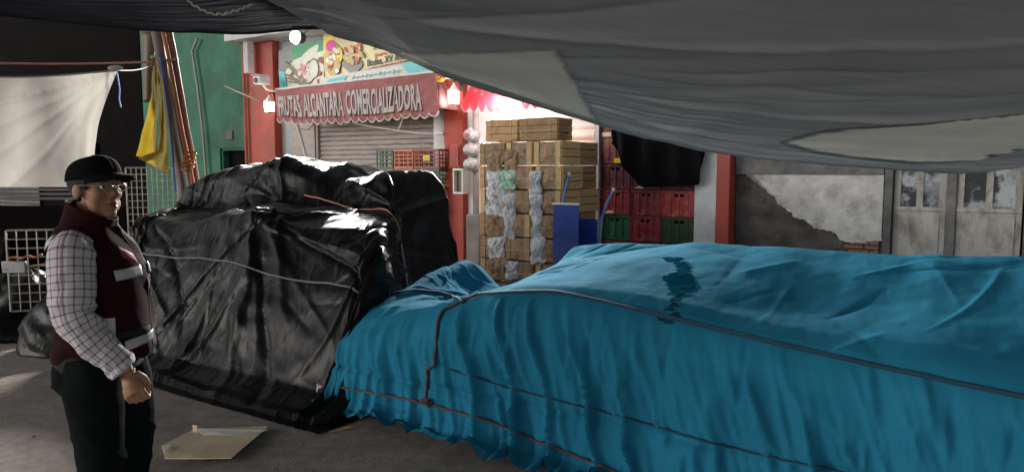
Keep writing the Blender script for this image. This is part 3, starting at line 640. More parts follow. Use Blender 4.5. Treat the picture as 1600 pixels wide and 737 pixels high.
b = MB(); a1, z1 = fac(679, 208, -.3); b.tube([(a1, -.3, z1), (a1 + .02, -.1, z1), (a1 + .03, -.05, z1)], .02, 8); part(b, 'wall_bracket', 'whitemetal', aw)
def cable(name, label, pts, r, m, cat='cable', group=None):
    b = MB(); Q = resample(pts, max(12, len(pts) * 5)); b.tube([tuple(q) for q in Q], r, 6); o = b.build(name, m, None, loc=F0, rz=-ANG); return tag(o, label, cat, group)
cable('white_cable', 'white cable sagging across the brown shutter below the lettered awning', [(*(lambda q: (q[0], -.5, q[1]))(fac(px, py, -.5)),) for px, py in ((500, 180), (545, 192), (600, 201), (650, 208), (681, 209))], .013, 'cable_white')
cable('dangling_cable', 'short white cable hanging from the awning in front of the brown shutter', [(fac(px, py, -.45)[0], -.45, fac(px, py, -.45)[1]) for px, py in ((627, 168), (629, 185), (625, 197), (622, 202))], .011, 'cable_white')
cable('coiled_cable', 'loose white cable looped against the white pillar', [(fac(px, py, -.2)[0], -.2, fac(px, py, -.2)[1]) for px, py in ((695, 225), (694, 250), (688, 262), (684, 275), (690, 282), (695, 272), (692, 258))], .014, 'cable_white')
cable('dark_cable', 'thin dark cable drooping at the left of the brown shutter', [(fac(px, py, -.3)[0], -.3, fac(px, py, -.3)[1]) for px, py in ((455, 186), (470, 202), (482, 203), (494, 190))], .007, 'black')
ae = fthing('aerial_rod', 'thin metal rod with a yellow clamp sticking out over the green wall', 'rod', 0, 0, 0)
A0 = fac(352, 135, -.9); A1 = fac(404, 158, -.2)
b = MB(); b.tube([(A0[0], -.9, A0[1]), (A1[0], -.18, A1[1])], .012, 6); part(b, 'rod', 'wire', ae)
a, z = fac(386, 153, -.4); b = MB(); b.tube([(a, -.4, z), (a + .12, -.38, z + .12)], .016, 8); b.tube([(a + .1, -.38, z + .16), (a + .16, -.36, z + .06)], .02, 8); part(b, 'clamp', 'pole_orange', ae)

# second, bright red awning
a2 = fthing('red_scalloped_awning', 'bright red awning with scalloped edge half hidden behind the overhead tarpaulin', 'awning', 0, 0, 0)
sa, sb = fs(722, -.75), fs(905, -.75); zt, zb = 3.42, fac(770, 158, -.75)[1]; nsc = 13
P = np.zeros((157, 20, 3))
for i in range(157):
    u = i / 156; sc_ = abs(math.sin(math.pi * u * nsc)) ** .7
    for j in range(20):
        v = j / 19; vv = min(v / .82, 1)
        P[i, j] = (sa + (sb - sa) * u, -.12 - .63 * vv - .015 * fbm(u * 9, vv * 2, 8), zt + (zb - zt) * vv - .02 * vnoise(u * 7, vv * 2, 3))
        if v > .82: P[i, j, 2] -= (v - .82) / .18 * (.03 + .1 * sc_)
b = MB(); b.grid(P); part(b, 'fabric', 'awning2', a2, ang=80)
b = MB(); b.tube([tuple(P[i, 19] + np.array([0, -.005, 0])) for i in range(157)], .009, 6); part(b, 'scallop_trim', 'trim', a2)
b = MB(); b.tube([tuple(P[i, 0]) for i in range(0, 157, 12)], .02, 8); part(b, 'top_rail', 'whitemetal', a2)
b = MB()
for k in range(26): u = .05 + (k + rg.random()) * .018; q = P[int(u * 156), 9 + rg.randrange(5)]; b.ell((q[0], q[1] - .012, q[2]), (.05, .008, .03), 8, 5)
part(b, 'faded_print', 'b_pink', a2)

# ================================================================== WOODEN FRUIT BOXES
BX, BY, BZ = .42, .53, .315
def wooden_box(lw, dw, hz, name='wooden_box', mt='wood', end=False):
    t = thing(name, 'x', 'wooden crate')
    t_ = .012; rg_ = random.Random(hash(mt) % 97 + int(lw * 100))
    for x in (0, lw - .035):
        for y in (0, dw - .035): b = MB(); b.box(x, x + .035, y, y + .035, .002, hz - .006); b.build('corner_post', mt, t, bevel=.003)
    hs = (hz - .03) / 3
    b = MB()
    for k in range(3):
        z0 = .006 + k * (hs + .012)
        j = [rg_.uniform(-.004, .004) for _ in range(8)]
        if not end: b.box(.002, lw - .002, -t_ + j[0] * .3, 0 - .0005, z0 + j[0], z0 + hs + j[1])
        b.box(.002, lw - .002, dw + .0005, dw + t_, z0, z0 + hs)
        b.box(lw + .0005, lw + t_, .002, dw - .002, z0 + j[2], z0 + hs + j[3]); b.box(-t_, -.0005, .002, dw - .002, z0, z0 + hs)
    b.build('side_slats', mt, t, bevel=.002)
    if end:
        for x in (.0, lw - .075): b = MB(); b.box(x, x + .07, -.016, -.0005, .004, hz - .008); b.build('end_batten', mt, t, bevel=.003)
        U, V = np.meshgrid(np.linspace(.07, lw - .07, 26), np.linspace(.008, hz - .012, 22), indexing='ij'); cr = creases(U, V, 40, int(lw * 1000) + len(mt), (0, lw, 0, hz), 1.3, .9, (.05, .2), (.006, .016), (.004, .014), .5)
        b = MB(); b.grid(np.stack([U, -.004 - .022 * np.sin(np.pi * (U - .07) / (lw - .14)) * np.sin(np.pi * V / hz) - cr * .8, V], -1)); b.build('paper_lining', 'liner', t, ang=70)
    b = MB(); b.box(.038, lw - .038, .006, dw - .006, .004, hz - .02); b.build('lining', 'liner', t)
    b = MB(); 
    for x in (lw * .18, lw * .8): b.tube([(x, -t_ - .003, .01), (x, -t_ - .005, hz * .5), (x, -t_ - .003, hz)], .004, 5)
    b.tube([(.0, -t_ - .004, hz * .45), (lw * .4, -t_ - .008, hz * .43), (lw, -t_ - .004, hz * .47)], .004, 5)
    b.tube([(lw + t_ + .003, 0, hz * .6), (lw + t_ + .004, dw * .5, hz * .56), (lw + t_ + .003, dw, hz * .6)], .004, 5)
    b.build('string', 'string', t); return t
base = onground(752, 437, .13); bs, bw, _ = tofac(base)
colname = ('left', 'middle', 'right'); rowname = ('bottom', 'second', 'third', 'fourth', 'fifth', 'top')
pb = {m_: wooden_box(BX - .02, BY - .03, BZ - .004, mt=m_, end=True) for m_ in ('wood', 'woodpale')}; used = set()
rg = random.Random(11)
gx = [0, BX + .005, 2 * BX + .02]
for dep in range(2):
    for c in range(3):
        for r_ in range(6):
            if dep and c < 2: continue
            m_ = 'wood' if (c + r_ + dep) % 3 else 'woodpale'
            if c == 2 and dep == 0: m_ = 'woodpale'
            lab = f'wooden fruit crate in the {colname[c]} front column, {rowname[r_]} row of the tied stack' if not dep else f'wooden fruit crate in the rear column behind the right one, {rowname[r_]} row'
            loc = fw(bs + gx[c] + rg.uniform(-.018, .018), bw + dep * BY + rg.uniform(-.015, .015), .132 + r_ * BZ); rz = -ANG + rg.uniform(-.05, .05)
            if m_ in used: o = copy_thing(pb[m_], loc, rz, lab)
            else: o = pb[m_]; o.location = tuple(loc); o.rotation_euler.z = rz; o['label'] = lab; used.add(m_)
            o['group'] = 'wooden crates in the tied stack'
zt = .132 + 6 * BZ + .004
for k, (dx, lw) in enumerate(((.06, .5), (.6, .58))):
    o = wooden_box(lw, .36, .29, mt='wood'); o.location = tuple(fw(bs + dx, bw + .05, zt)); o.rotation_euler.z = -ANG + (.03, -.02)[k]
    o['label'] = ('shorter long-sided wooden crate lying on top of the tied stack', 'longer wooden crate lying on top of the tied stack beside the white shutter')[k]; o['group'] = 'wooden crates in the tied stack'
# crumpled plastic bags stuffed between the boxes
def bag(name, label, px0, px1, py0, py1, m, seed, dep=.06):
    a0, z1 = fac(px0, py0, bw); a1, z0 = fac(px1, py1, bw); cx, cz = (a0 + a1) / 2, (z0 + z1) / 2; W, H = (a1 - a0) / 2 * 1.12, (z1 - z0) / 2 * 1.06; n = 40
    t_ = np.linspace(-1, 1, n); U, V = np.meshgrid(t_, t_, indexing='ij')
    wob = 1 + .16 * fbm(V * 1.7 + seed, V * 0 + seed, seed, 3); wob2 = 1 + .13 * fbm(U * 1.7 + seed, U * 0 + 3, seed + 4, 3)
    pinch = 1 - .3 * np.exp(-((V - .1 * ((seed % 5) - 2)) / .3) ** 2) * ((seed % 3) == 1) - .12 * np.abs(V) ** 6
    body = np.clip((1 - np.abs(U) ** 3.2), 0, 1) ** .5 * np.clip((1 - np.abs(V) ** 4), 0, 1) ** .5
    cr = creases(U * W, V * H, 46, seed, (-W, W, -H, H), 1.2, 1.0, (.04, .15), (.005, .014), (.006, .02), .5)
    P = np.stack([U * W * wob * pinch, -.014 - body * (dep * (.75 + .6 * fbm(U * 1.3, V * 1.6, seed + 9, 3))) - cr * (.3 + body), V * H * wob2 + .1 * W * U * ((seed % 4) - 1.5)], -1)
    P[..., 1] = np.minimum(P[..., 1], -.012)
    b = MB(); b.grid(P); o = b.build(name, m, None, loc=fw(cx, bw - .006, cz), rz=-ANG, ang=70); return tag(o, label, 'plastic bag', 'plastic bags stuffed between the wooden crates')
for k, (x0, x1, y0, y1, m_, lb) in enumerate((
    (763, 790, 268, 305, 'bag', 'upper pale plastic bag bulging from the left crate column'),
    (762, 790, 303, 337, 'bag', 'square pale plastic bag below the upper one in the left crate column'),
    (766, 790, 370, 403, 'bag', 'low pale plastic bag near the foot of the left crate column'),
    (778, 806, 266, 296, 'greenbag', 'green tinted plastic bag between the left and middle crate columns'),
    (788, 807, 303, 340, 'bag', 'narrow pale plastic bag between left and middle columns, just under the green one'),
    (789, 806, 338, 372, 'bag', 'narrow pale plastic bag between left and middle columns, at mid height'),
    (792, 811, 408, 437, 'bag', 'pale plastic bag at the very foot of the middle crate column'),
    (830, 847, 268, 303, 'bag', 'topmost pale plastic bag of the string before the right crate column'),
    (830, 848, 302, 338, 'bag', 'second pale plastic bag from the top before the right crate column'),
    (832, 848, 337, 373, 'bag', 'third pale plastic bag from the top before the right crate column'),
    (831, 853, 371, 411, 'bag', 'lowest and widest pale plastic bag before the right crate column'))):
    bag('plastic_bag', lb, x0, x1, y0, y1, m_, k * 3 + 1)
for k, (x0, x1, y0, y1, lb) in enumerate(((762, 787, 236, 268, 'brown paper bundle in the top left of the crate stack'), (790, 810, 234, 266, 'brown paper bundle in the top middle of the crate stack'), (764, 788, 337, 368, 'brown paper bundle between pale bags of the left crate column'), (764, 792, 404, 437, 'brown paper bundle at the foot of the left crate column'))):
    o = bag('paper_bundle', lb, x0, x1, y0, y1, 'liner', k * 5 + 40, .03); o['category'] = 'paper bundle'; o['group'] = 'paper bundles in the crate stack'
# ================================================================== PLASTIC CRATES
def crate(lw, dw, hz, m, name='plastic_crate', lattice=False):
    b = MB(); w_ = .012
    b.box(0, lw, 0, dw, 0, .012)
    def wall(fn, L):
        def bx(a0, a1, z0, z1, t0=0., t1=w_): fn(b, a0, a1, t0, t1, z0, z1)
        bx(0, L, hz - .03, hz, -.012, w_); bx(0, L, .012, .04, -.006, w_)
        if lattice:
            n_ = max(3, int(L / .1))
            for k in range(n_ + 1): a = (L - .018) * k / n_; bx(a, a + .018, .04, hz - .03)
            for k in range(1, 4): z = .04 + (hz - .07) * k / 4; bx(.018, L - .018, z - .009, z + .009, .001, w_ - .001)
        else:
            hw = .07; hz0 = hz - .085
            bx(0, L / 2 - hw, .04, hz - .03, .002, w_); bx(L / 2 + hw, L, .04, hz - .03, .002, w_); bx(L / 2 - hw, L / 2 + hw, .04, hz0, .002, w_); bx(L / 2 - hw, L / 2 + hw, hz0 + .035, hz - .03, .002, w_)
            for k in range(5): a = (L - .02) * k / 4; bx(a, a + .02, .04, hz - .03, -.008, .001)
            bx(.02, L - .02, hz * .45, hz * .45 + .012, -.005, .001)
    wall(lambda b, a0, a1, t0, t1, z0, z1: b.box(a0, a1, t0, t1, z0, z1), lw)
    wall(lambda b, a0, a1, t0, t1, z0, z1: b.box(a0, a1, dw - t1, dw - t0, z0, z1), lw)
    wall(lambda b, a0, a1, t0, t1, z0, z1: b.box(t0, t1, a0 + .013, a1 + .013, z0 + .0007, z1 + .0007), dw - .026)
    wall(lambda b, a0, a1, t0, t1, z0, z1: b.box(lw - t1, lw - t0, a0 + .013, a1 + .013, z0 + .0007, z1 + .0007), dw - .026)
    return b.build(name, m, None, smooth=False, bevel=.002)
cx = [fs(px, .06) for px in (938, 985, 1034, 1091)]
zrow = [fac(1010, y, .06)[1] for y in (378, 337.5, 297, 258)]; CH = zrow[1] - zrow[0]
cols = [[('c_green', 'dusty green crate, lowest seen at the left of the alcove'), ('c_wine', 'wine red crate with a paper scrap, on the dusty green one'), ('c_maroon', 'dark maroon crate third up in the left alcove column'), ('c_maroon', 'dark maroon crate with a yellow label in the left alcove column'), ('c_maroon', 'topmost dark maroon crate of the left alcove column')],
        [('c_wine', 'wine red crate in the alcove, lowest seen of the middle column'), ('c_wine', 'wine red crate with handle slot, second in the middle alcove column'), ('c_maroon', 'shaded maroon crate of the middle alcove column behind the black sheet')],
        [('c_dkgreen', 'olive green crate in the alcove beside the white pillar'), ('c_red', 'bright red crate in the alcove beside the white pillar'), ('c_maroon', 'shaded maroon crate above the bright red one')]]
protoc = {}
for ci, col_ in enumerate(cols):
    lw = cx[ci + 1] - cx[ci] - .012
    zlow = zrow[0] - 3 * CH
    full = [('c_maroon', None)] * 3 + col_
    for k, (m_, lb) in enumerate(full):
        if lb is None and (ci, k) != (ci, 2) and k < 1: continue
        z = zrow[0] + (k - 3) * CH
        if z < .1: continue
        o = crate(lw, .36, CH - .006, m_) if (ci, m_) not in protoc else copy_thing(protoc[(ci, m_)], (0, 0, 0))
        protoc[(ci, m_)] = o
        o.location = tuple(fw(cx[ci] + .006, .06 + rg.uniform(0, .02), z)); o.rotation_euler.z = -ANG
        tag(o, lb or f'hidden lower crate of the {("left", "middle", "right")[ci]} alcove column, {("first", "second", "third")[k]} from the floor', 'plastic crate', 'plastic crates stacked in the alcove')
a, z = fac(946, 210, -.0); o = MB().box(-.07, .07, -.004, .004, -.03, .03).build('paper_label', 'paper', None, loc=fw(a, .035, z), rz=-ANG); tag(o, 'white paper label on the topmost dark crate of the left alcove column', 'label')
a, z = fac(964, 251, 0); o = MB().box(-.06, .06, -.004, .004, -.035, .035).build('yellow_label', 'yellowtag', None, loc=fw(a, .035, z), rz=-ANG); tag(o, 'yellow label on a dark crate in the left alcove column', 'label')
a, z = fac(950, 331, 0); b = MB(); b.prism([(-.07, -.02), (.06, -.015), (.07, .015), (-.02, .02)], -.004, .004); o = b.build('paper_scrap', 'paper', None, loc=fw(a, .035, z), rz=-ANG); tag(o, 'torn paper scrap on the wine red crate of the left alcove column', 'paper')
a, z = fac(998, 292, 0); b = MB(); b.prism([(-.08, -.02), (.06, -.02), (.08, .03), (.0, .015)], -.004, .004); o = b.build('paper_scrap', 'paper', None, loc=fw(a, .035, z), rz=-ANG); tag(o, 'torn paper scrap above the middle wine red crates', 'paper')
# lattice crates in front of the brown shutter
zc = fac(640, 264, -.35)[1]; hz = fac(640, 233, -.35)[1] - zc
for k, (p0, p1, m_, lb) in enumerate(((588, 615, 'c_green', 'green lattice crate at the top before the brown shutter'), (616, 646, 'c_orange', 'orange lattice crate at the top before the brown shutter'), (647, 687, 'c_brown', 'red brown lattice crate with a yellow label before the brown shutter'))):
    a0, a1 = fs(p0, -.35), fs(p1, -.35)
    o = crate(a1 - a0 - .01, .26, hz - .006, m_, lattice=True); o.location = tuple(fw(a0, -.35, zc)); o.rotation_euler.z = -ANG; tag(o, lb, 'plastic crate', 'lattice crates before the brown shutter')
    for q in range(1, 5):
        z = zc - q * hz
        if z < .12: break
        m2 = ('c_brown', 'c_brown', 'c_green')[k] if q == 1 else ('c_green', 'c_orange', 'c_brown')[(k + q) % 3]
        o = crate(a1 - a0 - .01, .26, hz - .006, m2, lattice=True); o.location = tuple(fw(a0, -.35, z)); o.rotation_euler.z = -ANG
        tag(o, f'lattice crate under the top {("green", "orange", "red brown")[k]} one, {("second", "third", "fourth", "fifth")[q - 1]} from the top', 'plastic crate', 'lattice crates before the brown shutter')
a, z = fac(666, 247, -.37); o = MB().box(-.07, .07, -.004, .004, -.045, .045).build('yellow_label', 'yellowtag', None, loc=fw(a, -.367, z), rz=-ANG); tag(o, 'yellow label on the red brown lattice crate', 'label')
# dark sheet hanging over the alcove
b = MB(); top = [(948, 186), (1000, 200), (1050, 214), (1108, 236)]; bot = [(957, 226), (976, 262), (992, 286), (1006, 293), (1040, 291), (1070, 290), (1092, 289), (1099, 244)]
tq = resample([fac(*q, -.3) for q in top], 30); bq = resample([fac(*q, -.3) for q in bot], 30); P = np.zeros((30, 22, 3))
for i in range(30):
    for j in range(22):
        v = j / 21; p = (tq[i] + np.array([0, .5])) * (1 - v) + bq[i] * v; P[i, j] = (p[0], -.3 + .05 * math.sin(i * .9) * v + .03 * float(fbm(i * .3, v * 2, 5)), p[1])
b.grid(P); tag(b.build('dark_sheet', 'blacksheet', None, loc=F0, rz=-ANG, solid=.004, ang=70), 'black sheet hanging in folds over the upper alcove crates', 'sheet')

# ================================================================== HAND TRUCKS
def hand_truck(label, s, w_, panel_w, ph, hx, m_top=True, lean=.0):
    t = fthing('hand_truck', label, 'hand truck', s, w_, .12, 'blue hand trucks by the white shutter')
    b = MB(); b.box(-panel_w / 2, panel_w / 2, 0, .012, .16, ph); part(b, 'back_plate', 'blue', t, bevel=.003)
    if m_top: b = MB(); b.box(-panel_w / 2 - .012, panel_w / 2 + .012, -.012, .022, ph, ph + .025); part(b, 'top_rim', 'whitemetal', t, bevel=.004)
    b = MB(); b.box(-panel_w / 2, panel_w / 2, -.012, -.001, ph * .62, ph * .64); b.box(-panel_w / 2, panel_w / 2, -.012, -.001, .3, .33); part(b, 'cross_bar', 'blue', t)
    for x, bend in hx:
        b = MB(); b.tube([(x, .04, .12), (x, .04, ph * .7), (x + bend * .15, .05, ph), (x + bend * .5, .12, ph + .2), (x + bend, .2, ph + .36)], .02, 10); h = part(b, 'handle', 'bluetube', t)
        b = MB(); b.tube([(x + bend, .2, ph + .36), (x + bend * 1.08, .215, ph + .4)], .024, 10); part(b, 'grip', 'whitemetal', h)
    b = MB(); b.box(-panel_w / 2, panel_w / 2, -.26, .0, .03, .04); part(b, 'toe_plate', 'blue', t, bevel=.003)
    for x in (-panel_w / 2 - .05, panel_w / 2 + .05):
        b = MB(); b.lathe([(.04, -.025), (.11, -.03), (.125, 0), (.11, .03), (.04, .025)], 20, c=(x, .14, .125), axis='x'); wq = part(b, 'wheel', 'rubber', t)
        b = MB(); b.lathe([(.01, -.036), (.06, -.034), (.06, .034), (.01, .036)], 14, c=(x, .14, .125), axis='x'); part(b, 'hub', 'metal', wq)
    return t
a, z = fac(884, 320, bw - .12)
hand_truck('larger blue hand truck with a white rimmed plate before the crate stack', a, bw - .12, fs(904, bw - .12) - fs(864, bw - .12), z - .12, [(-.07, .0)])
a, z = fac(914, 342, bw + .35)
hand_truck('smaller blue hand truck with a curved handle beside the crate alcove', a, bw + .35, .36, z - .12, [(.2, .1)], False)

# ================================================================== BLACK COVERED STALL
def nsurf(name, B, X, m, parent, label=None):
    b = MB(); b.grid(X, UV=uv_len(B)); o = b.build(name, m, parent, ang=180)
    if label: o['label'] = label
    return o
CO = np.array([-3.28, 6.7, 0])
def stall_grid(O, ups, prof, nu, nv, k=.07, bump=None, sm=2):
    U = resample(ups, nu); B = np.zeros((nu, nv, 3)); SW = np.zeros((nu, nv, 2))
    for i, (s, cap) in enumerate(U[:, :2]):
        pr = resample(prof(s), nv)
        z = pr[:, 1]; cp = np.full(nv, cap)
        zz = -k * np.log(np.exp(-np.clip(z, 0, 9) / k) + np.exp(-cp / k)); zz = np.maximum(zz, 0) 
        if bump is not None: zz = zz + bump(s, pr[:, 0]) * np.clip(zz / .4, 0, 1)
        B[i] = O + s * T + pr[:, :1] * Nn + np.maximum(zz, .004)[:, None] * UPV; SW[i, :, 0] = s; SW[i, :, 1] = pr[:, 0]
    return smooth_grid(B, sm), SW
def black_prof(s):
    tier = interp_s([(-1.5, 1.0), (-.8, 1.12), (.4, 1.16), (1.2, 1.22), (2.0, 1.18), (2.6, .95)], s); up = interp_s([(-1.5, 1.3), (-1.0, 1.46), (-.5, 1.6), (.2, 1.68), (.5, 1.7), (.9, 1.62), (1.2, 1.62), (1.45, 1.52), (1.6, 1.58), (1.85, 1.61), (2.6, 1.55)], s)
    return [(-.78, 0), (-.58, .02), (-.42, .1), (-.3, .32), (-.12, .74), (.14, tier), (.32, tier + .06), (.74, tier + .1), (.8, tier + .18), (.86, up - .06), (.95, up), (1.3, up + .03), (1.55, up), (1.68, up - .12), (1.76, .5), (1.8, 0)]
bs_ups = [(-1.6, 0), (-1.45, .06), (-1.28, .6), (-1.1, 1.1), (-.85, 1.42), (-.5, 1.65), (-.1, 1.95), (1.2, 2.1), (1.85, 2.0), (1.98, 1.7), (2.06, 1.3), (2.12, .9), (2.18, .4), (2.26, .05), (2.36, 0)]
NU, NV = 480, 340
B, SW = stall_grid(CO, bs_ups, black_prof, NU, NV, bump=lambda s, w_: .09 * (vnoise(s * 2.4 + 0 * w_, w_ * 2.4, 12) - .5), sm=5)
s_, w_ = SW[..., 0], SW[..., 1]
out = .62 * np.clip((s_ - 1.35) / .7, 0, 1) ** 1.3 * np.clip((.95 - w_) / .9, 0, 1) ** .8; inn = .95 * np.clip((-.1 - s_) / 1.3, 0, 1) * np.clip((.9 - w_) / 1.3, 0, 1) ** .7; B = B + (out + inn)[..., None] * T; SW[..., 0] += out + inn
N_ = gnorm(B)
if N_[..., 2].mean() < 0: N_ = -N_
UVb = uv_len(B); UU, VV = UVb[..., 0], UVb[..., 1]; um, vm = UU.max(), VV.max()
lowf = B[..., 2] > .02
ties = [(um * .62, vm * .36), (um * .3, vm * .3), (um * .82, vm * .4)]
def fan(u, v):
    t_ = min(ties, key=lambda q: (q[0] - u) ** 2 + .4 * (q[1] - v) ** 2); return math.atan2(v - t_[1], u - t_[0])
dsp = creases(UU, VV, 120, 1, (0, um, 0, vm * .55), fan, .16, (.35, 1.1), (.01, .032), (.016, .042), .35, .12)
dsp += creases(UU, VV, 300, 2, (0, um, 0, vm), fan, .35, (.12, .5), (.006, .015), (.006, .018), .4, .3)
dsp += creases(UU, VV, 260, 3, (0, um, 0, vm), 1.0, 1.4, (.05, .2), (.005, .01), (.003, .01), .5)
dsp += .05 * fbm(UU * 2.2, VV * 2.2, 24, 3)
X = B + N_ * np.clip(.03 + blur(dsp, 1), -.02, .14)[..., None]; X[..., 2] = np.where(B[..., 2] < .01, .006 + np.abs(dsp) * .3, np.maximum(X[..., 2], .008))
bst = thing('black_covered_stall', 'market stall wrapped in crumpled shiny black plastic and tied with thin cord', 'covered stall', CO)
nsurf('plastic_cover', B, X - CO, 'polythene', bst)
XB, SWB, NB = X, SW, N_
def rope_on(X, N, SW, path, r, lift, n=90):
    pts = []
    for s0, w0 in resample(path, n):
        d = (SW[..., 0] - s0) ** 2 + (SW[..., 1] - w0) ** 2; i, j = np.unravel_index(np.argmin(d), d.shape); 
        i0, i1, j0, j1 = max(i - 1, 0), min(i + 2, X.shape[0]), max(j - 1, 0), min(j + 2, X.shape[1]); pts.append(X[i0:i1, j0:j1].reshape(-1, 3).mean(0) + N[i, j] * lift)
    Q = np.array(pts)
    for _ in range(4): Q[1:-1] = (Q[:-2] + Q[1:-1] * 2 + Q[2:]) / 4
    return Q
for k, (path, m_, r, lb) in enumerate((([(-.62, -.02), (2.85, -.1)], 'greyrope', .008, 'thin pale cord tied along the lower front of the black stall cover'), ([(1.15, .8), (1.6, .78), (2.2, .7), (2.7, .55)], 'pinkrope', .008, 'thin cord running down across the right end of the black stall cover'))):
    Q = rope_on(XB, NB, SWB, path, r, .014); b = MB(); b.tube([tuple(q) for q in Q], r, 6); tag(b.build('tie_string', m_, None), lb, 'cord')

# ================================================================== BLUE COVERED STALL
AO = np.array([-1.17, 4.94, 0])
hf_t = [(-.2, .5), (0, .56), (.8, .8), (1.25, .93), (1.75, .95), (2.45, .9), (3.1, .84), (3.8, .8), (5.6, .75)]
hb_t = [(-.2, .86), (0, .89), (.12, .87), (.3, .77), (.45, .72), (.6, .72), (.78, .75), (.9, .83), (.98, 1.02), (1.03, 1.1), (2., 1.155), (3., 1.135), (3.3, 1.15), (3.45, 1.175), (4., 1.165), (5.6, 1.1)]
def blue_prof(s):
    hf, hb = interp_s(hf_t, s), interp_s(hb_t, s)
    return [(-.2, 0), (-.13, .02), (-.07, .12), (-.035, .3), (-.015, hf * .66), (.0, hf * .84), (.035, hf - .07), (.09, hf - .01), (.2, hf * .87 + hb * .13), (.5, hf * .64 + hb * .36), (1.0, hf * .28 + hb * .72), (1.4, hb), (1.5, hb - .03), (1.55, hb - .2), (1.6, .3), (1.65, 0)]
bl_ups = [(-.1, 0), (-.07, .05), (-.03, .25), (-.01, .5), (.015, .9), (.04, 1.4), (.4, 1.5), (5.3, 1.5), (5.5, .9), (5.6, 0)]
NU, NV = 640, 260
B, SW = stall_grid(AO, bl_ups, blue_prof, NU, NV, k=.03, bump=lambda s, w_: (.08 * (vnoise(s * 2.6 + 0 * w_, w_ * 2.6, 52) - .5) * np.exp(-((s - .5) / 1.2) ** 2) + .04 * fbm(s * 1.7 + 0 * w_, w_ * 1.7, 58, 2) - .14 * np.exp(-((s - .85) / .27) ** 2 - ((w_ - .9) / .45) ** 2) + .08 * np.exp(-((s - .12) / .3) ** 2 - ((w_ - .6) / .45) ** 2)) * np.clip(w_ / .2, 0, 1), sm=4)
N_ = gnorm(B)
if N_[..., 2].mean() < 0: N_ = -N_
s_, w_ = SW[..., 0], SW[..., 1]; z_ = B[..., 2]
side = np.clip(1 - (w_ - .02) / .12, 0, 1); hfS = interp_s(hf_t, s_); below = np.clip((hfS - z_) / .25, 0, 1) * side
sl = .12 + .22 * np.clip(s_ / 2.5, 0, 1)                                      # folds lean the more the farther along the stall
q = s_ - sl * (hfS - z_)
wav = .5 + .5 * vnoise(s_ * 1.1, z_ * .6, 60)
dsp = 1.45 * below * wav * (.062 * ridge(q * 4.3 + .35 * fbm(q * 1.2, z_ * 2.2, 61), z_ * .55, 62) ** 3 + .032 * ridge(q * 10.5 + .3 * fbm(q * 2, z_ * 3, 64), z_ * .9, 63) ** 2.5 + .020 * (1 - .6 * np.clip(s_ / 3, 0, 1)) * ridge(q * 19 + .3 * fbm(q * 3, z_ * 3, 76), z_ * 1.1, 67) ** 2)
fl_ = np.clip((.34 - z_) / .34, 0, 1) * side; dsp += fl_ * .04 * (.3 + 1.2 * vnoise(s_ * 1.7, s_ * 0, 77)) * (ridge(q * 4.6 + .4 * fbm(q * 2, z_ * 3, 68), z_ * 1.2, 69) ** 2) 
dsp += below * creases(q, z_, 330, 5, (-.1, 5.4, .02, .95), math.pi / 2 - .05, .16, (.1, .42), (.006, .02), (.010, .032), .35, .12)
dsp += side * .02 * fbm(s_ * 2.4, z_ * 3, 70, 3)
topm = np.clip((w_ + .02) / .1, 0, 1)
dsp += topm * (.012 * fbm(s_ * 3, w_ * 2.5, 65) + creases(s_, w_, 60, 6, (.0, 5.4, .05, 1.5), .9, .7, (.15, .6), (.01, .035), (.004, .012), .5) + np.exp(-((s_ - .55) / .6) ** 2) * creases(s_, w_, 60, 8, (-.1, 1.3, .0, 1.5), lambda u, v: math.atan2(v - .75, u - .45), .3, (.12, .4), (.008, .02), (.006, .018), .4))
rope_z = .31 - .0 * s_; dsp -= side * .028 * np.exp(-((z_ - rope_z) / .02) ** 2) * .7
X = B + N_ * (dsp - .004)[..., None]; X[..., 2] = np.maximum(X[..., 2], .006)
low = np.clip((.06 - z_) / .06, 0, 1) * side; X = X - (low * (.09 * vnoise(s_ * 1.3, s_ * 0, 73) ** 2 + .03 * fbm(s_ * 9, s_ * 0, 74)))[..., None] * Nn; X[..., 2] += low * .02 * (1 + fbm(s_ * 6, w_ * 20, 75))
blt = thing('blue_covered_stall', 'long market stall draped in turquoise blue cloth and tied with ropes', 'covered stall', AO)
nsurf('cloth_cover', B, X - AO, 'bluecloth', blt)
XL, SWL, NL = X, SW, N_
from mathutils.bvhtree import BVHTree
def grid_bvh(X): a, c = X.shape[:2]; return BVHTree.FromPolygons([tuple(q) for q in X.reshape(-1, 3)], [(i * c + j, (i + 1) * c + j, (i + 1) * c + j + 1, i * c + j + 1) for i in range(a - 1) for j in range(c - 1)])
BVB = grid_bvh(XL)
def front_path(pxs):                                                    # where a rope seen in the photograph lies on the cover
    pts = []
    for px, py in resample(pxs, 110):
        r = Vector(ray(px, py)).normalized(); h, n_, _, _ = BVB.ray_cast(Vector(CAM), r)
        if h is None: continue
        n_ = n_ if n_.dot(r) < 0 else -n_; pts.append(np.array(h + n_ * .011))
    Q = np.array(pts)
    for _ in range(5): Q[1:-1] = (Q[:-2] + Q[1:-1] * 2 + Q[2:]) / 4
    return Q
def rope(lb, pxs, m_, r, twist=True):
    Q = front_path(pxs); b = MB()
    b.tube([tuple(q) for q in Q], r, 7); return tag(b.build('tie_rope', m_, None), lb, 'rope'), Q
rope('brown rope tied low along the front of the blue cloth', [(531, 604), (600, 616), (665, 629), (760, 656), (860, 697), (960, 736), (1010, 757)], 'brownrope', .008)
_, Q = rope('brown rope hanging down the blue cloth to the knot on the low rope', [(748, 462), (722, 472), (694, 485), (686, 500), (682, 540), (679, 572), (668, 575), (668, 600), (668, 628)], 'brownrope', .009)
rope('dark rope running over the top of the blue cloth towards the camera side', [(748, 462), (800, 458), (868, 457), (940, 472), (1080, 506), (1220, 540), (1400, 580), (1600, 622)], 'bluerope2', .011)
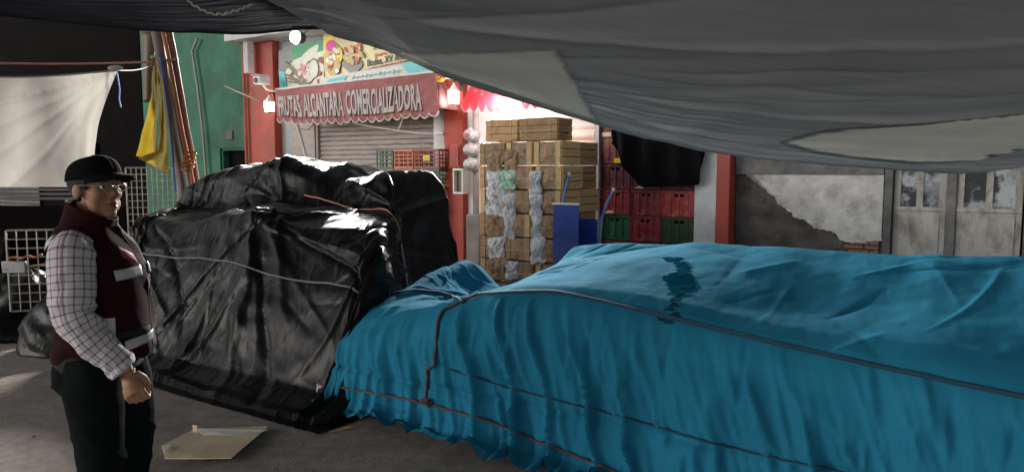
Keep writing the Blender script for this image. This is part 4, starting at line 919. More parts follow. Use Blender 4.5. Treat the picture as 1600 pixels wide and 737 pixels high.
rope('dark rope curving over the low far end of the blue cloth', [(612, 460), (650, 455), (685, 457), (712, 466), (724, 474)], 'bluerope2', .01)
rope('thin dark cord pressed into the front of the blue cloth below the top rope', [(700, 576), (800, 606), (900, 632), (1000, 658), (1120, 692), (1260, 724), (1330, 742)], 'bluerope2', .006)
b = MB(); kq = Q[-1]
rgk = random.Random(2)
for k in range(3):
    a = k * 2.1; b.tube([tuple(kq + .012 * np.array([math.cos(a + t_ * 5), -.6, math.sin(a + t_ * 5)]) * (1 + .8 * math.sin(t_ * 3)) + T * (.03 * math.sin(t_ * 2 + k))) for t_ in np.linspace(0, 1.3, 9)], .008, 6)
b.tube([tuple(kq), tuple(kq - T * .05 - Nn * .02 - .01 * UPV), tuple(kq - T * .085 - Nn * .012 + .004 * UPV)], .007, 6)
tag(b.build('rope_knot', 'brownrope', None), 'brown rope knot where the hanging rope meets the low rope', 'knot')
# dark plastic bundle lying on the blue cloth
def bundle_pts():
    Qs = front_path([(1050, 405), (1066, 420), (1056, 436), (1068, 446), (1054, 458), (1046, 478), (1048, 505)]); return Qs
Qs = bundle_pts(); b = MB(); rgq = random.Random(9); XF = XL.reshape(-1, 3); NF = NL.reshape(-1, 3); nearm = np.linalg.norm(XF - Qs.mean(0), axis=1) < .8; XF, NF = XF[nearm], NF[nearm]
def cling(q, lift):
    k = np.argsort(((XF - q) ** 2).sum(1))[:3]; return XF[k].mean(0) + NF[k[0]] * lift
for k in range(0, 110, 7):
    c = Qs[min(k, len(Qs) - 1)] + T * rgq.uniform(-.03, .03); rr = (.075 if k < 70 else .04) * rgq.uniform(.6, 1.15); nu, nv = 20, 8; Pq = np.zeros((nu, nv, 3)); a0 = rgq.uniform(0, 6)
    for i in range(nu):
        for j in range(nv):
            th = a0 + 2 * math.pi * i / (nu - 1); q = j / (nv - 1); rad = rr * q * (1 + .3 * math.sin(3 * th + k) + .12 * math.sin(7 * th)); Pq[i, j] = cling(c + T * rad * math.cos(th) + (Nn * .8 + UPV * .25) * rad * math.sin(th), .004 + k * .00005)
    Pq[-1] = Pq[0]; b.grid(Pq)
m_ = mat('smoky_plastic', (.003, .045, .08), 1., (.005, .065, .11), 20, .1, 60, spec=.0); M['smoky'] = m_
tag(b.build('plastic_wrap_bundle', 'smoky', None, ang=60), 'crumpled smoky plastic wrap lying on top of the blue cloth', 'plastic wrap')
# white rag peeping out at the blue stall's far corner
b = MB(); Pq = np.zeros((16, 16, 3)); c = at(515, 622, 4.97)
for i in range(16):
    for j in range(16): Pq[i, j] = c + np.array([(i / 15 - .5) * .16, .05 * float(fbm(i * .3, j * .3, 9)) - .02, (j / 15 - .5) * .2 + .03 * float(fbm(i * .4 + 5, j * .4, 19))])
b.grid(Pq); tag(b.build('white_rag', 'bag', None, ang=80, solid=.003), 'crumpled white and turquoise rag poking out at the low corner of the blue cloth', 'rag')
c = onground(530, 672); b = MB(); b.tube([tuple(c + np.array([-.05, -.06, .012])), tuple(c + np.array([.06, .03, .012]))], [.004, .014], 6, flat=.5); tag(b.build('wood_splinter', 'woodpale', None), 'pale wood splinter lying by the corner of the blue cloth', 'splinter')

# ================================================================== OVERHEAD TARPAULINS
def tarp_mat(name, c1, c2, tr, bs=.4):
    N = NT(name); p = N.p; p.inputs['Roughness'].default_value = .95; p.inputs['Specular IOR Level'].default_value = .06
    uv = N.n('ShaderNodeUVMap'); nz = N.n('ShaderNodeTexNoise', Scale=1.1, Detail=7, Roughness=.6); N.l(uv.outputs[0], nz.inputs['Vector'])
    mr = N.n('ShaderNodeMapRange'); mr.inputs[1].default_value = .35; mr.inputs[2].default_value = .65; N.l(nz.outputs['Fac'], mr.inputs[0])
    mx = N.n('ShaderNodeMix', data_type='RGBA'); mx.inputs[6].default_value = c1 + (1,); mx.inputs[7].default_value = c2 + (1,); N.l(mr.outputs[0], mx.inputs[0])
    N.l(mx.outputs[2], p.inputs['Base Color'])
    wv = N.n('ShaderNodeTexNoise', Scale=220, Detail=2); N.l(uv.outputs[0], wv.inputs['Vector'])
    mp = N.n('ShaderNodeMapping'); mp.inputs['Scale'].default_value = (.5, 5, 1); mp.inputs['Rotation'].default_value = (0, 0, .08); N.l(uv.outputs[0], mp.inputs[0])
    fo = N.n('ShaderNodeTexNoise', Scale=1.6, Detail=5); N.l(mp.outputs[0], fo.inputs['Vector'])
    b1 = N.n('ShaderNodeBump', Strength=.2, Distance=.004); N.l(wv.outputs['Fac'], b1.inputs['Height'])
    b2 = N.n('ShaderNodeBump', Strength=bs, Distance=.05); N.l(fo.outputs['Fac'], b2.inputs['Height']); N.l(b1.outputs[0], b2.inputs['Normal']); N.l(b2.outputs[0], p.inputs['Normal'])
    return translucent(N.m, tr, tuple(min(1, c * 1.3) for c in c1) + (1,))
M['greytarp'] = tarp_mat('grey_tarpaulin', (.22, .22, .22), (.16, .163, .165), .22)
M['littarp'] = tarp_mat('lit_beige_tarpaulin', (.36, .34, .3), (.3, .285, .255), .34, .35)  # paler beige stands in for lamplight showing on the grey tarpaulin
M['bluegreytarp'] = tarp_mat('blue_grey_tarpaulin_panel', (.33, .345, .355), (.27, .285, .295), .36)
M['navytarp'] = tarp_mat('navy_tarpaulin', (.02, .022, .034), (.013, .015, .023), .06)
front = [(520, 55, 6.0), (560, 64, 6.0), (600, 76, 6.0), (645, 95, 5.95), (690, 116, 5.9), (760, 140, 5.85), (830, 161, 5.8), (940, 196, 5.7), (1020, 217, 5.55), (1100, 235, 5.4), (1180, 245, 5.25), (1250, 253, 5.1), (1340, 262, 4.95), (1420, 268, 4.8), (1480, 271, 4.65), (1530, 270, 4.5), (1600, 262, 4.3), (1680, 250, 4.1), (1760, 238, 3.9), (1850, 226, 3.7)]
E = resample([at(*q) for q in front], 260)
rear = resample([(-1.75, -1.3, 2.5), (-.4, -1.5, 2.42), (1.2, -1.5, 2.38), (3.7, -1.4, 2.35)], 260)
nu, nv = 260, 260; P = np.zeros((nu, nv, 3)); UVg = np.zeros((nu, nv, 2))
for j in range(nv):
    v = j / (nv - 1); P[:, j] = E * (1 - v) + rear * v
uu = np.linspace(0, 1, nu)[:, None] * np.ones((1, nv)); vv = np.linspace(0, 1, nv)[None] * np.ones((nu, 1))
P[..., 2] -= .10 * np.sin(np.pi * np.clip(uu, 0, 1)) * np.sin(np.pi * vv) ** .8
edge_w = np.sin(np.pi * np.clip(vv, 0, 1)) ** .3
# drag folds radiating from the tied corner, and slack ripples along the low edge
ang_ = np.arctan2(vv + .01, uu + .02)
P[..., 2] += edge_w * (.03 * (ridge(ang_ * 7 + .3 * fbm(uu * 3, vv * 3, 71), uu * .8, 72) ** 3 - .3) * (.3 + uu) + .02 * (ridge(vv * 7 - uu * 1.2, uu * 1.4, 75) ** 3) * np.exp(-vv * 2.2) + .015 * fbm(uu * 7, vv * 5, 77))
P[..., 2] += .02 * fbm(uu * 9, vv * 0, 79)
P[..., 2] += edge_w * creases(uu * 6.5, vv * 7, 60, 78, (.2, 6.5, .1, 3.2), lambda u, v: math.atan2(v + .1, u + .6) * .7, .12, (.6, 2.2), (.03, .09), (.006, .02), .4, .03)
P[..., 2] += edge_w * creases(uu * 6.5, vv * 7, 26, 79, (2., 6.5, .05, 1.1), -.02, .08, (.6, 1.8), (.03, .07), (.008, .02), .4, .02)
UVg[..., 0] = uu * 6.5; UVg[..., 1] = vv * 7
b = MB(); b.grid(P, UV=UVg)
PATCH_PX = [([(612, 82), (680, 81), (780, 78), (868, 74)], [(612, 82.5), (690, 113), (830, 159), (936, 193)]), ([(872, 76), (890, 118), (905, 126), (960, 135), (1050, 148), (1130, 168), (1195, 205)], [(937, 193.5), (960, 199), (1000, 211), (1050, 223), (1100, 233), (1150, 240), (1205, 246)]), ([(1217, 220), (1275, 203), (1330, 197), (1450, 190), (1530, 182), (1640, 170)], [(1218, 223), (1270, 238), (1330, 247), (1430, 256), (1520, 252), (1640, 222)])]
def inside(poly, x, y):
    r_ = np.zeros(x.shape, bool); n = len(poly)
    for k in range(n):
        (x0, y0), (x1, y1) = poly[k], poly[(k + 1) % n]; c = ((y0 > y) != (y1 > y)) & (x < (x1 - x0) * (y - y0) / ((y1 - y0) + 1e-9) + x0); r_ ^= c
    return r_
fc_ = (P[:-1, :-1] + P[1:, :-1] + P[1:, 1:] + P[:-1, 1:]).reshape(-1, 3) / 4 - CAM
dep_ = fc_[:, 1] * math.cos(PITCH) - fc_[:, 2] * math.sin(PITCH); upc = fc_[:, 1] * math.sin(PITCH) + fc_[:, 2] * math.cos(PITCH); ok_ = dep_ > .3
pxx = np.where(ok_, 800 + F * fc_[:, 0] / np.maximum(dep_, .3), -999); pyy = np.where(ok_, 368.5 - F * upc / np.maximum(dep_, .3), -999); cut = np.zeros(len(pxx), bool)
for up_, lo_ in (PATCH_PX[0], PATCH_PX[2]):
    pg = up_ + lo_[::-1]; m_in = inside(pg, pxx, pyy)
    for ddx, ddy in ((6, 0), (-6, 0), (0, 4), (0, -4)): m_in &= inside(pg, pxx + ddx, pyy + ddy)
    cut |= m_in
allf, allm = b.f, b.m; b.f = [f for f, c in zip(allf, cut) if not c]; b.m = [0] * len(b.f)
gt = b.build('grey_tarpaulin', 'greytarp', None, ang=180)
tag(gt, 'large grey tarpaulin stretched overhead, sagging low over the blue stall', 'tarpaulin')
# lit patches coloured in as beige pieces, a few millimetres under the sheet and following its folds
from mathutils.bvhtree import BVHTree
_v = [tuple(q) for q in P.reshape(-1, 3)]; _f = [(i * nv + j, (i + 1) * nv + j, (i + 1) * nv + j + 1, i * nv + j + 1) for i in range(nu - 1) for j in range(nv - 1)]
bvh = BVHTree.FromPolygons(_v, _f)
def panel(name, m_, lb, up, lo, n=90, mrows=26):  # builds one coloured-in lit patch of the tarpaulin as a separate piece
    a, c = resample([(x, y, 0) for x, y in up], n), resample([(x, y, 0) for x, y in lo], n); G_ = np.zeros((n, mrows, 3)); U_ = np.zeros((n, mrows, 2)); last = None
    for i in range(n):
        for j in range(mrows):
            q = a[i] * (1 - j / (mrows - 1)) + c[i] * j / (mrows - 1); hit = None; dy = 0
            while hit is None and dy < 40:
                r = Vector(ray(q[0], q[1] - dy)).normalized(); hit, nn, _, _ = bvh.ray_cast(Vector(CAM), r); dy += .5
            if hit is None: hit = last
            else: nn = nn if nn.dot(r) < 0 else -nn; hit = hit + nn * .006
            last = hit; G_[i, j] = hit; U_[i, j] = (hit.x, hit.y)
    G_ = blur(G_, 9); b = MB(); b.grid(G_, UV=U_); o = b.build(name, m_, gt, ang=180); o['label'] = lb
panel('panel', 'littarp', 'lit patch coloured in as a beige piece beside the tied corner', *PATCH_PX[0])  # not a real panel: stands in for lamplight on the tarpaulin
panel('panel', 'littarp', 'lit patch coloured in as a pale beige piece along the sagging low edge', *PATCH_PX[2])  # not a real panel: stands in for lamplight on the tarpaulin
b = MB(); b.tube([tuple(P[i, 0] + np.array([0, 0, .004])) for i in range(nu)], .013, 6); h = b.build('hem', 'greytarp', gt); h['label'] = 'rolled hem of the tarpaulin'
# navy tarpaulin
nu, nv = 90, 60; P = np.zeros((nu, nv, 3)); E = resample([at(*q) for q in ((-260, 14, 7.2), (0, 29, 7.4), (100, 39, 7.5), (230, 50, 7.6), (330, 53, 7.6), (400, 53, 7.5), (470, 46, 7.2), (540, 44, 6.9))], nu)
rear = resample([(-8, 0, 3.0), (-5, -.5, 3.05), (-3, -.4, 2.95), (-1.4, -.2, 2.8)], nu)
for j in range(nv): v = j / (nv - 1); P[:, j] = E * (1 - v) + rear * v
uu = np.linspace(0, 1, nu)[:, None] * np.ones((1, nv)); vv = np.linspace(0, 1, nv)[None] * np.ones((nu, 1))
P[..., 2] += .03 * fbm(uu * 6, vv * 4, 81) + .03 * ridge(uu * 3 + vv * 5, vv, 82) ** 3; UVg = np.stack([uu * 6, vv * 7], -1)
b = MB(); b.grid(P, UV=UVg); o = tag(b.build('navy_tarpaulin', 'navytarp', None, ang=180), 'dark navy tarpaulin overhead above the pole bundle', 'tarpaulin')
b = MB(); b.tube([tuple(q) for q in P[:, 0]], .009, 6); b.build('hem', 'navytarp', o)
b = MB(); Q = resample([at(*q) for q in ((288, -6, 4.6), (300, 7, 4.6), (318, 17, 4.6), (332, 22, 4.6), (350, 22, 4.6), (372, 16, 4.6), (393, 8, 4.7))], 40)
b.tube([tuple(q + np.array([0, 0, .006 * math.sin(i * 1.7)])) for i, q in enumerate(Q)], .006, 5); tag(b.build('loose_string', 'string', None), 'pale loose string looping below the navy tarpaulin', 'string')

# ================================================================== FAR SIDE: SHEET, POLES, WIRE PANELS
D = 6.2; nu, nv = 70, 50; P = np.zeros((nu, nv, 3))
tl, tr, br, bl_ = at(-90, 116, D), at(184, 110, D + .2), at(150, 292, D + .1), at(-90, 292, D)
for i in range(nu):
    for j in range(nv):
        u, v = i / (nu - 1), j / (nv - 1); p = tl * (1 - u) * (1 - v) + tr * u * (1 - v) + br * u * v + bl_ * (1 - u) * v
        p = p + np.array([-.07 * math.sin(math.pi * v) * u ** 3, 0, -.04 * math.sin(math.pi * u) * (1 - v)])
        a = math.atan2(v + .02, 1.02 - u); fo = .03 * float(ridge(np.array(a * 4.2), np.array(.5 + math.hypot(1 - u, v)), 91)) ** 4 * min(1, 2.5 * math.hypot(1 - u, v)) + .025 * math.sin(u * 60) * max(0, (u - .85) / .15) * v
        p = p + np.array([0, -fo - .02 * float(fbm(u * 3, v * 3, 92)), 0]); P[i, j] = p
b = MB(); b.grid(P); o = tag(b.build('white_sheet', 'sheet', None, ang=180), 'off white sheet hung from its corners behind the man', 'sheet')
b = MB(); c = P[-1, 0]; b.ell(tuple(c + np.array([-.02, 0, .02])), (.07, .02, .025), 10, 6); b.build('corner_knot', 'sheet', o)
b = MB(); b.tube([tuple(P[i, 0] + np.array([0, -.003, 0])) for i in range(nu)], .008, 6); b.build('top_hem', 'sheet', o)
l0, l1 = at(-80, 97, 7.6), at(243, 97, 8.4); b = MB(); b.tube([tuple(l0 * (1 - k / 20) + l1 * k / 20 - np.array([0, 0, .02 * math.sin(math.pi * k / 20)])) for k in range(21)], .012, 7)
tag(b.build('washing_line', 'pinkrope', None), 'pink line stretched to the pole bundle above the white sheet', 'line')
b = MB(); l1 = P[-1, 0]; l2 = at(243, 99, 8.35); b.tube([tuple(l1 * (1 - k / 12) + l2 * k / 12 - np.array([0, 0, .03 * math.sin(math.pi * k / 12)])) for k in range(13)], .005, 5); tag(b.build('corner_string', 'greyrope', None), 'thin string from the top corner of the white sheet to the poles', 'string')
b = MB(); pts = [at(x, y, 6.45) for x, y in ((183, 114), (187, 140), (186, 155), (189, 168))]; b.tube([tuple(q) for q in resample(pts, 14)], .012, 6, flat=.4); tag(b.build('blue_ribbon', 'bluerope', None), 'short blue ribbon dangling from the sheet corner', 'ribbon')
def pole(lb, a, c, d, r, m_):
    A, Bq = at(*a, d), at(*c, d); k = (0.0 - Bq[2]) / (A[2] - Bq[2]); foot = Bq + (A - Bq) * k; topp = A + (A - Bq) * .12
    b = MB(); pts = [foot + (topp - foot) * t_ for t_ in np.linspace(0, 1, 9)]; b.tube([tuple(q + np.array([.006 * math.sin(i * 2.1), 0, 0])) for i, q in enumerate(pts)], r, 12); b_o = b.build('pole', m_, None); return tag(b_o, lb, 'pole', 'leaning poles tied in a bundle')
pole('pale grey pole at the top of the tied bundle, leaning behind the yellow plastic', (249, 50), (299, 279), 8.5, .04, 'pole_grey')
pole('thick brown pole of the tied bundle nearest the yellow plastic', (246, 60), (285, 285), 8.42, .055, 'pole_brown')
pole('thin bright orange pole in the middle of the tied bundle', (257, 60), (300, 280), 8.36, .022, 'pole_orange')
pole('rusty pink pole on the green house side of the tied bundle', (264, 50), (305, 275), 8.52, .038, 'pole_rust')
b = MB()
for k, (x, y) in enumerate(((247, 93), (249, 96))):
    c = at(x + 9, y, 8.44); b.tube([tuple(c + np.array([.13 * math.cos(t_), .12 * math.sin(t_) , .02 * math.sin(2 * t_ + k) + .012 * k])) for t_ in np.linspace(0, 6.28, 20)], .012, 6)
tag(b.build('rope_binding', 'greyrope', None), 'grey rope binding round the top of the pole bundle', 'rope')
b = MB(); c = at(296, 262, 8.3)
for k in range(4): b.tube([tuple(c + np.array([.06 * math.cos(t_) + .012 * k - .02, .05 * math.sin(t_), .05 * k + .03 * math.sin(t_)])) for t_ in np.linspace(0, 6.28, 14)], .013, 6)
tag(b.build('rope_binding', 'pole_orange', None), 'orange rope wound round the low part of the pole bundle', 'rope')
b = MB(); pts = [at(x, y, 8.3) for x, y in ((251, 90), (258, 140), (265, 190), (270, 240), (272, 275), (275, 300))]; b.tube([tuple(q) for q in resample(pts, 20)], .012, 6); tag(b.build('blue_string', 'bluerope', None), 'blue cord hanging straight down beside the yellow plastic', 'cord')
# yellow plastic
def sheet(outl, d, nu, nv, seed, amp, name, m_, lb, cat):
    Lq = resample([at(x, y, d + dd) for x, y, dd in outl[0]], nv); Rq = resample([at(x, y, d + dd) for x, y, dd in outl[1]], nv); P = np.zeros((nu, nv, 3))
    for i in range(nu):
        u = i / (nu - 1)
        for j in range(nv): v = j / (nv - 1); P[i, j] = Lq[j] * (1 - u) + Rq[j] * u + np.array([0, -amp * math.sin(u * 7 + v * 2) * v - amp * float(fbm(u * 3, v * 4, seed)), 0])
    b = MB(); b.grid(P); return tag(b.build(name, m_, None, ang=180), lb, cat)
sheet(([(238, 90, 0), (236, 150, 0), (228, 190, 0), (215, 244, 0)], [(246, 90, 0), (250, 130, -.1), (249, 190, -.15), (248, 250, -.1)]), 8.2, 16, 40, 4, .04, 'yellow_plastic', 'yellow', 'broad dull yellow plastic sheet hanging from the pole bundle', 'plastic sheet')
sheet(([(252, 128, 0), (250, 170, 0), (249, 235, 0), (216, 247, 0)], [(254, 130, 0), (259, 180, -.02), (263, 240, -.05), (262, 271, -.05)]), 8.05, 14, 40, 7, .02, 'yellow_plastic', 'yellow', 'brighter pointed yellow plastic strip lowest beside the blue cord', 'plastic sheet')
P0 = [at(x, y, 8.55) for x, y in ((221, 50), (223, 95), (224, 160))]; P1 = [at(x, y, 8.55) for x, y in ((246, 50), (240, 95), (236, 160))]
b = MB(); G_ = np.stack([resample(P0, 20), resample(np.array(P0) * .5 + np.array(P1) * .5, 20), resample(P1, 20)]); b.grid(G_); M['brown_film'] = mat('brown_film', (.07, .045, .012), .5); tag(b.build('brown_film_strip', 'brown_film', None, ang=180, solid=.004), 'dim brownish plastic strip hanging above the yellow plastic', 'plastic sheet')
def wire_panel(name, lb, c00, c10, c01, nx, nz, r=.006):
    c00, c10, c01 = map(np.array, (c00, c10, c01)); du, dv = c10 - c00, c01 - c00; b = MB()
    for i in range(nx + 1): b.tube([tuple(c00 + du * i / nx), tuple(c00 + du * i / nx + dv)], r * (1.6 if i in (0, nx) else 1), 5)
    for j in range(nz + 1): b.tube([tuple(c00 + dv * j / nz + np.array([0, .008, 0])), tuple(c00 + dv * j / nz + du + np.array([0, .008, 0]))], r * (1.6 if j in (0, nz) else 1), 5)
    return tag(b.build(name, 'wire', None), lb, 'wire panel', 'wire grid display panels')
a = at(196, 262, 8.7); c = at(276, 252, 8.9); wire_panel('wire_grid_panel', 'taller wire grid panel standing behind the yellow plastic', (a[0], a[1], .25), (c[0], c[1], .25), (a[0], a[1], a[2]), 10, 18)
a = at(9, 360, 6.9); c = at(88, 355, 7.0); wire_panel('wire_grid_panel', 'low wire grid panel behind the man above the black bags', (a[0], a[1], .3), (c[0], c[1], .3), (a[0], a[1], a[2]), 5, 9, .006)
b = MB(); a, c = at(15, 404, 6.82), at(66, 399, 6.85); b.tube([tuple(a * (1 - t_) + c * t_ + np.array([0, 0, .012 * math.sin(t_ * 14)])) for t_ in np.linspace(0, 1, 14)], .016, 7, flat=.6); tag(b.build('orange_strap', 'pole_orange', None), 'orange strap lying along the low wire grid panel', 'strap')
b = MB(); a = at(8, 418, 6.8); b.box(-.02, .2, -.02, .02, -.05, .06); tag(b.build('grey_card', 'metal', None, loc=a, bevel=.006), 'pale grey card clipped on the low wire grid panel', 'card')
b = MB(); a, c = at(6, 421, 6.78), at(80, 411, 6.85); b.tube([tuple(a), tuple(c)], .008, 6); tag(b.build('yellowish_rod', 'woodpale', None), 'thin yellowish rod across the low wire grid panel', 'rod')
# dark covered heaps at far left
def heap(name, lb, c, r, seed, m_='polythene', cat='bag', grp=None):
    b = MB(); nu, nv = 40, 26; P = np.zeros((nu, nv, 3)); UVg = np.zeros((nu, nv, 2))
    for i in range(nu):
        th = 2 * math.pi * i / (nu - 1)
        for j in range(nv):
            ph = math.pi / 2 * j / (nv - 1) * 1.12 ; k = 1 + .28 * float(fbm(math.cos(th) * 1.6 + 3, math.sin(th) * 1.6 + ph * 2, seed, 4)); P[i, j] = (math.cos(th) * math.sin(ph) * r[0] * k, math.sin(th) * math.sin(ph) * r[1] * k, max(.0, r[2] * math.cos(min(ph, math.pi / 2)) * k)); UVg[i, j] = (i / 20, j / 13)
    P[-1] = P[0]; b.grid(P, UV=UVg); return tag(b.build(name, m_, None, loc=c, ang=180), lb, cat, grp)
heap('rubbish_bag', 'black rubbish bag on the ground below the low wire grid panel', onground(30, 520), (.55, .45, .62), 3, grp='black bags behind the man')
heap('rubbish_bag', 'squat black rubbish bag close behind the back of the man', onground(120, 540), (.5, .4, .55), 8, grp='black bags behind the man')
heap('rubbish_bag', 'taller black bag at the picture edge beside the wire grid panel', onground(-40, 490), (.5, .4, 1.15), 14, grp='black bags behind the man')
# dark covered stall behind the sheet
b = MB(); a = at(20, 400, 8.6)
b.box(-2.3, 1.35, 0, .9, 0, .85); b.box(-2.3, 1.35, .5, .55, .85, 1.2)
sb_ = thing('dark_trestle_stall', 'unlit stall with a dark skirt behind the low wire grid panel', 'stall', (a[0], a[1], 0))
part(b, 'skirt', 'darkwall', sb_)
b = MB()
for k in range(7): b.box(-1.2, .5, .44, .47, 1.28 + k * .055, 1.31 + k * .055)
part(b, 'slat_rack', 'dimmetal', sb_, 'pale slatted rack')
# ================================================================== GROUND LITTER
def on(px, py, z=0.): return onground(px, py, z)
cb = thing('cardboard_sheet', 'flattened brown cardboard box with a white folded flap on the ground', 'cardboard', on(330, 695))
o0 = on(330, 695)
pol = [on(px, py) - o0 for px, py in ((253, 697), (303, 671), (416, 672), (418, 674), (362, 722), (318, 721), (258, 717))]
b = MB(); b.add([tuple(q + np.array([0, 0, z + .012 * math.sin(q[0] * 6)])) for z in (.012, .018) for q in pol], [tuple(range(7)), tuple(range(13, 6, -1))] + [(i, i + 7, (i + 1) % 7 + 7, (i + 1) % 7) for i in range(7)]); part(b, 'panel', 'cardboard', cb, smooth=False)
b = MB(); fl_ = [on(305, 669, .05) - o0, on(417, 672, .03) - o0, on(362, 680, .02) - o0, on(318, 679, .022) - o0]
b.add([tuple(q + np.array([0, 0, z])) for z in (.0, .004) for q in fl_], [(0, 1, 2, 3), (7, 6, 5, 4)] + [(i, i + 4, (i + 1) % 4 + 4, (i + 1) % 4) for i in range(4)]); part(b, 'flap', 'cardwhite', cb, 'white folded flap', smooth=False)
b = MB(); p0, p1 = on(301, 674, .02) - o0, on(308, 675, .02) - o0; b.add([tuple(q + np.array([0, 0, z])) for z in (0, .045) for q in (p0, p1, p1 + np.array([0, .004, 0]), p0 + np.array([0, .004, 0]))], [(0, 1, 2, 3), (7, 6, 5, 4)] + [(i, i + 4, (i + 1) % 4 + 4, (i + 1) % 4) for i in range(4)]); part(b, 'tab', 'cardboard', cb, smooth=False)
b = MB(); c3 = [on(253, 696, .02) - o0, on(270, 694, .022) - o0, on(258, 706, .022) - o0]; b.add([tuple(q) for q in c3] + [tuple(q + np.array([0, 0, .004])) for q in c3], [(2, 1, 0), (3, 4, 5), (0, 1, 4, 3), (1, 2, 5, 4), (2, 0, 3, 5)]); part(b, 'torn_corner', 'cardwhite', cb, 'torn white corner', smooth=False)
def crumple(name, lb, pts, z, m_, seed, cat):
    o0 = on(*pts[0]); tl, tr, br, bl_ = [on(*q) - o0 for q in pts]; nu = nv = 22; P = np.zeros((nu, nv, 3))
    for i in range(nu):
        for j in range(nv):
            u, v = i / (nu - 1), j / (nv - 1); ww = math.sin(math.pi * u) * math.sin(math.pi * v); k = 1 + .3 * float(fbm(u * 3, v * 3, seed + 3)); P[i, j] = (tl * (1 - u) * (1 - v) + tr * u * (1 - v) + br * u * v + bl_ * (1 - u) * v) * k + np.array([0, 0, .008 + z * (ww ** .6) * (.6 + float(fbm(u * 5, v * 5, seed)))])
    b = MB(); b.grid(P, UV=np.stack(np.meshgrid(np.linspace(0, 1, nu), np.linspace(0, 1, nv), indexing='ij'), -1)); return tag(b.build(name, m_, None, loc=o0, ang=60), lb, cat)
crumple('crumpled_plastic', 'crumpled pale plastic scrap on the ground under the black stall', [(308, 588), (360, 585), (382, 612), (330, 610)], .09, 'bag', 5, 'plastic scrap')
crumple('crumpled_plastic', 'smaller brownish plastic scrap on the ground beside the pale one', [(385, 604), (408, 602), (420, 618), (390, 618)], .07, 'liner', 9, 'plastic scrap')
crumple('black_plastic_fold', 'loose fold of black plastic spread on the ground before the black stall', [(235, 545), (520, 600), (500, 632), (262, 600)], .05, 'polythene', 19, 'plastic sheet')
b = MB(); p0, p1 = on(223, 560), on(272, 572); b.tube([tuple(p0 + np.array([0, 0, .02])), tuple((p0 + p1) / 2 + np.array([0, 0, .03])), tuple(p1 + np.array([0, 0, .02]))], .022, 8, flat=.5); tag(b.build('white_strip', 'cardwhite', None), 'white plastic strip on the ground by the end of the black stall', 'strip')
rg = random.Random(4)
for k in range(14):
    px, py = rg.choice([(60, 690), (20, 610), (470, 690), (500, 715), (230, 700), (450, 725), (200, 640)]); q = on(px + rg.uniform(-40, 40), py + rg.uniform(-14, 14)); r_ = rg.uniform(.005, .014)
    b = MB(); b.ell((0, 0, r_ * .4), (r_, r_ * rg.uniform(.6, 1), r_ * .5), 7, 5); tag(b.build('pebble', 'concrete', None, loc=q, rz=rg.uniform(0, 3)), 'tiny grey pebble on the street asphalt', 'pebble', 'pebbles on the street')

# ================================================================== THE MAN
PHI = R(-10); HPHI = R(20)
mo = at(156, 500, 2.97); mo[2] = 0
man = thing('person', 'standing man in black cap, glasses, plaid shirt and maroon vest looking along the stalls', 'person', mo, -PHI)
def loft(rings, n=48, pw=2.3, fn=None):
    """rings: (z, cx, cy, hx, hy) -> grid P[(n+1), rings]"""
    P = np.zeros((n + 1, len(rings), 3))
    for j, (z, cx, cy, hx, hy) in enumerate(rings):
        for i in range(n + 1):
            th = 2 * math.pi * i / n; c, s = math.cos(th), math.sin(th); k = (abs(c) ** pw + abs(s) ** pw) ** (-1 / pw); P[i, j] = (cx + hx * k * c, cy + hy * k * s, z)
    return P
def spl(rings, m):
    A = np.array(rings, float); t = np.arange(len(A)); tt = np.linspace(0, len(A) - 1, m); out = np.zeros((m, A.shape[1]))
    for q, x in enumerate(tt):                                   # Catmull-Rom
        i = min(int(x), len(A) - 2); f = x - i; p0, p1, p2, p3 = A[max(i - 1, 0)], A[i], A[i + 1], A[min(i + 2, len(A) - 1)]
        out[q] = .5 * (2 * p1 + (p2 - p0) * f + (2 * p0 - 5 * p1 + 4 * p2 - p3) * f * f + (3 * p1 - p0 - 3 * p2 + p3) * f ** 3)
    return out
# --- body: one continuous skin surface
HZ = 1.576; HX = .01                                      # head centre
b = MB()
ha = HPHI - PHI; Rh = Matrix.Rotation(-ha, 3, 'Z')
def hd(x, y, z): q = Rh @ Vector((x, y, z)); return (q.x + HX, q.y, q.z + HZ)
def hell(c, r, n=20, m=14, pit=0): b.ell(hd(*c), r, n, m, rot=Rh @ Matrix.Rotation(pit, 3, 'Y'))
hell((-.012, 0, .035), (.1, .079, .09)); hell((.022, 0, -.015), (.074, .066, .098)); hell((.035, 0, -.072), (.058, .053, .05)); hell((.066, 0, -.1), (.026, .03, .024))
for s in (-1, 1): hell((.052, s * .037, -.022), (.034, .03, .032)); hell((.04, s * .046, -.065), (.03, .022, .035)); hell((-.01, s * .079, -.012), (.023, .01, .034), pit=.15)
hell((.076, 0, .028), (.022, .056, .014)); 
b.tube([hd(.084, 0, .016), hd(.099, 0, -.006), hd(.108, 0, -.028)], [.0105, .013, .0165], 12); 
for s in (-1, 1): hell((.096, s * .0125, -.031), (.012, .009, .009))
hell((.089, 0, -.058), (.012, .023, .008)); hell((.087, 0, -.073), (.012, .02, .008))
b.tube([(-.02, 0, 1.34), hd(-.02, 0, -.06)], [.066, .06], 20)
P = loft(spl([(.9, .0, 0, .12, .145), (1.05, .02, 0, .13, .155), (1.2, .01, 0, .122, .155), (1.32, -.01, 0, .1, .155), (1.37, -.015, 0, .075, .11), (1.42, -.015, 0, .06, .07)], 18), 32); b.grid(P)
b.add([tuple(q) for q in P[:-1, 0]], [tuple(range(31, -1, -1))]); b.add([tuple(q) for q in P[:-1, -1]], [tuple(range(32))])
hipz = .9
RA = [(-.02, -.155, 1.345), (-.012, -.205, 1.2), (-.008, -.222, 1.09), (.07, -.22, .985), (.16, -.2, .86)]
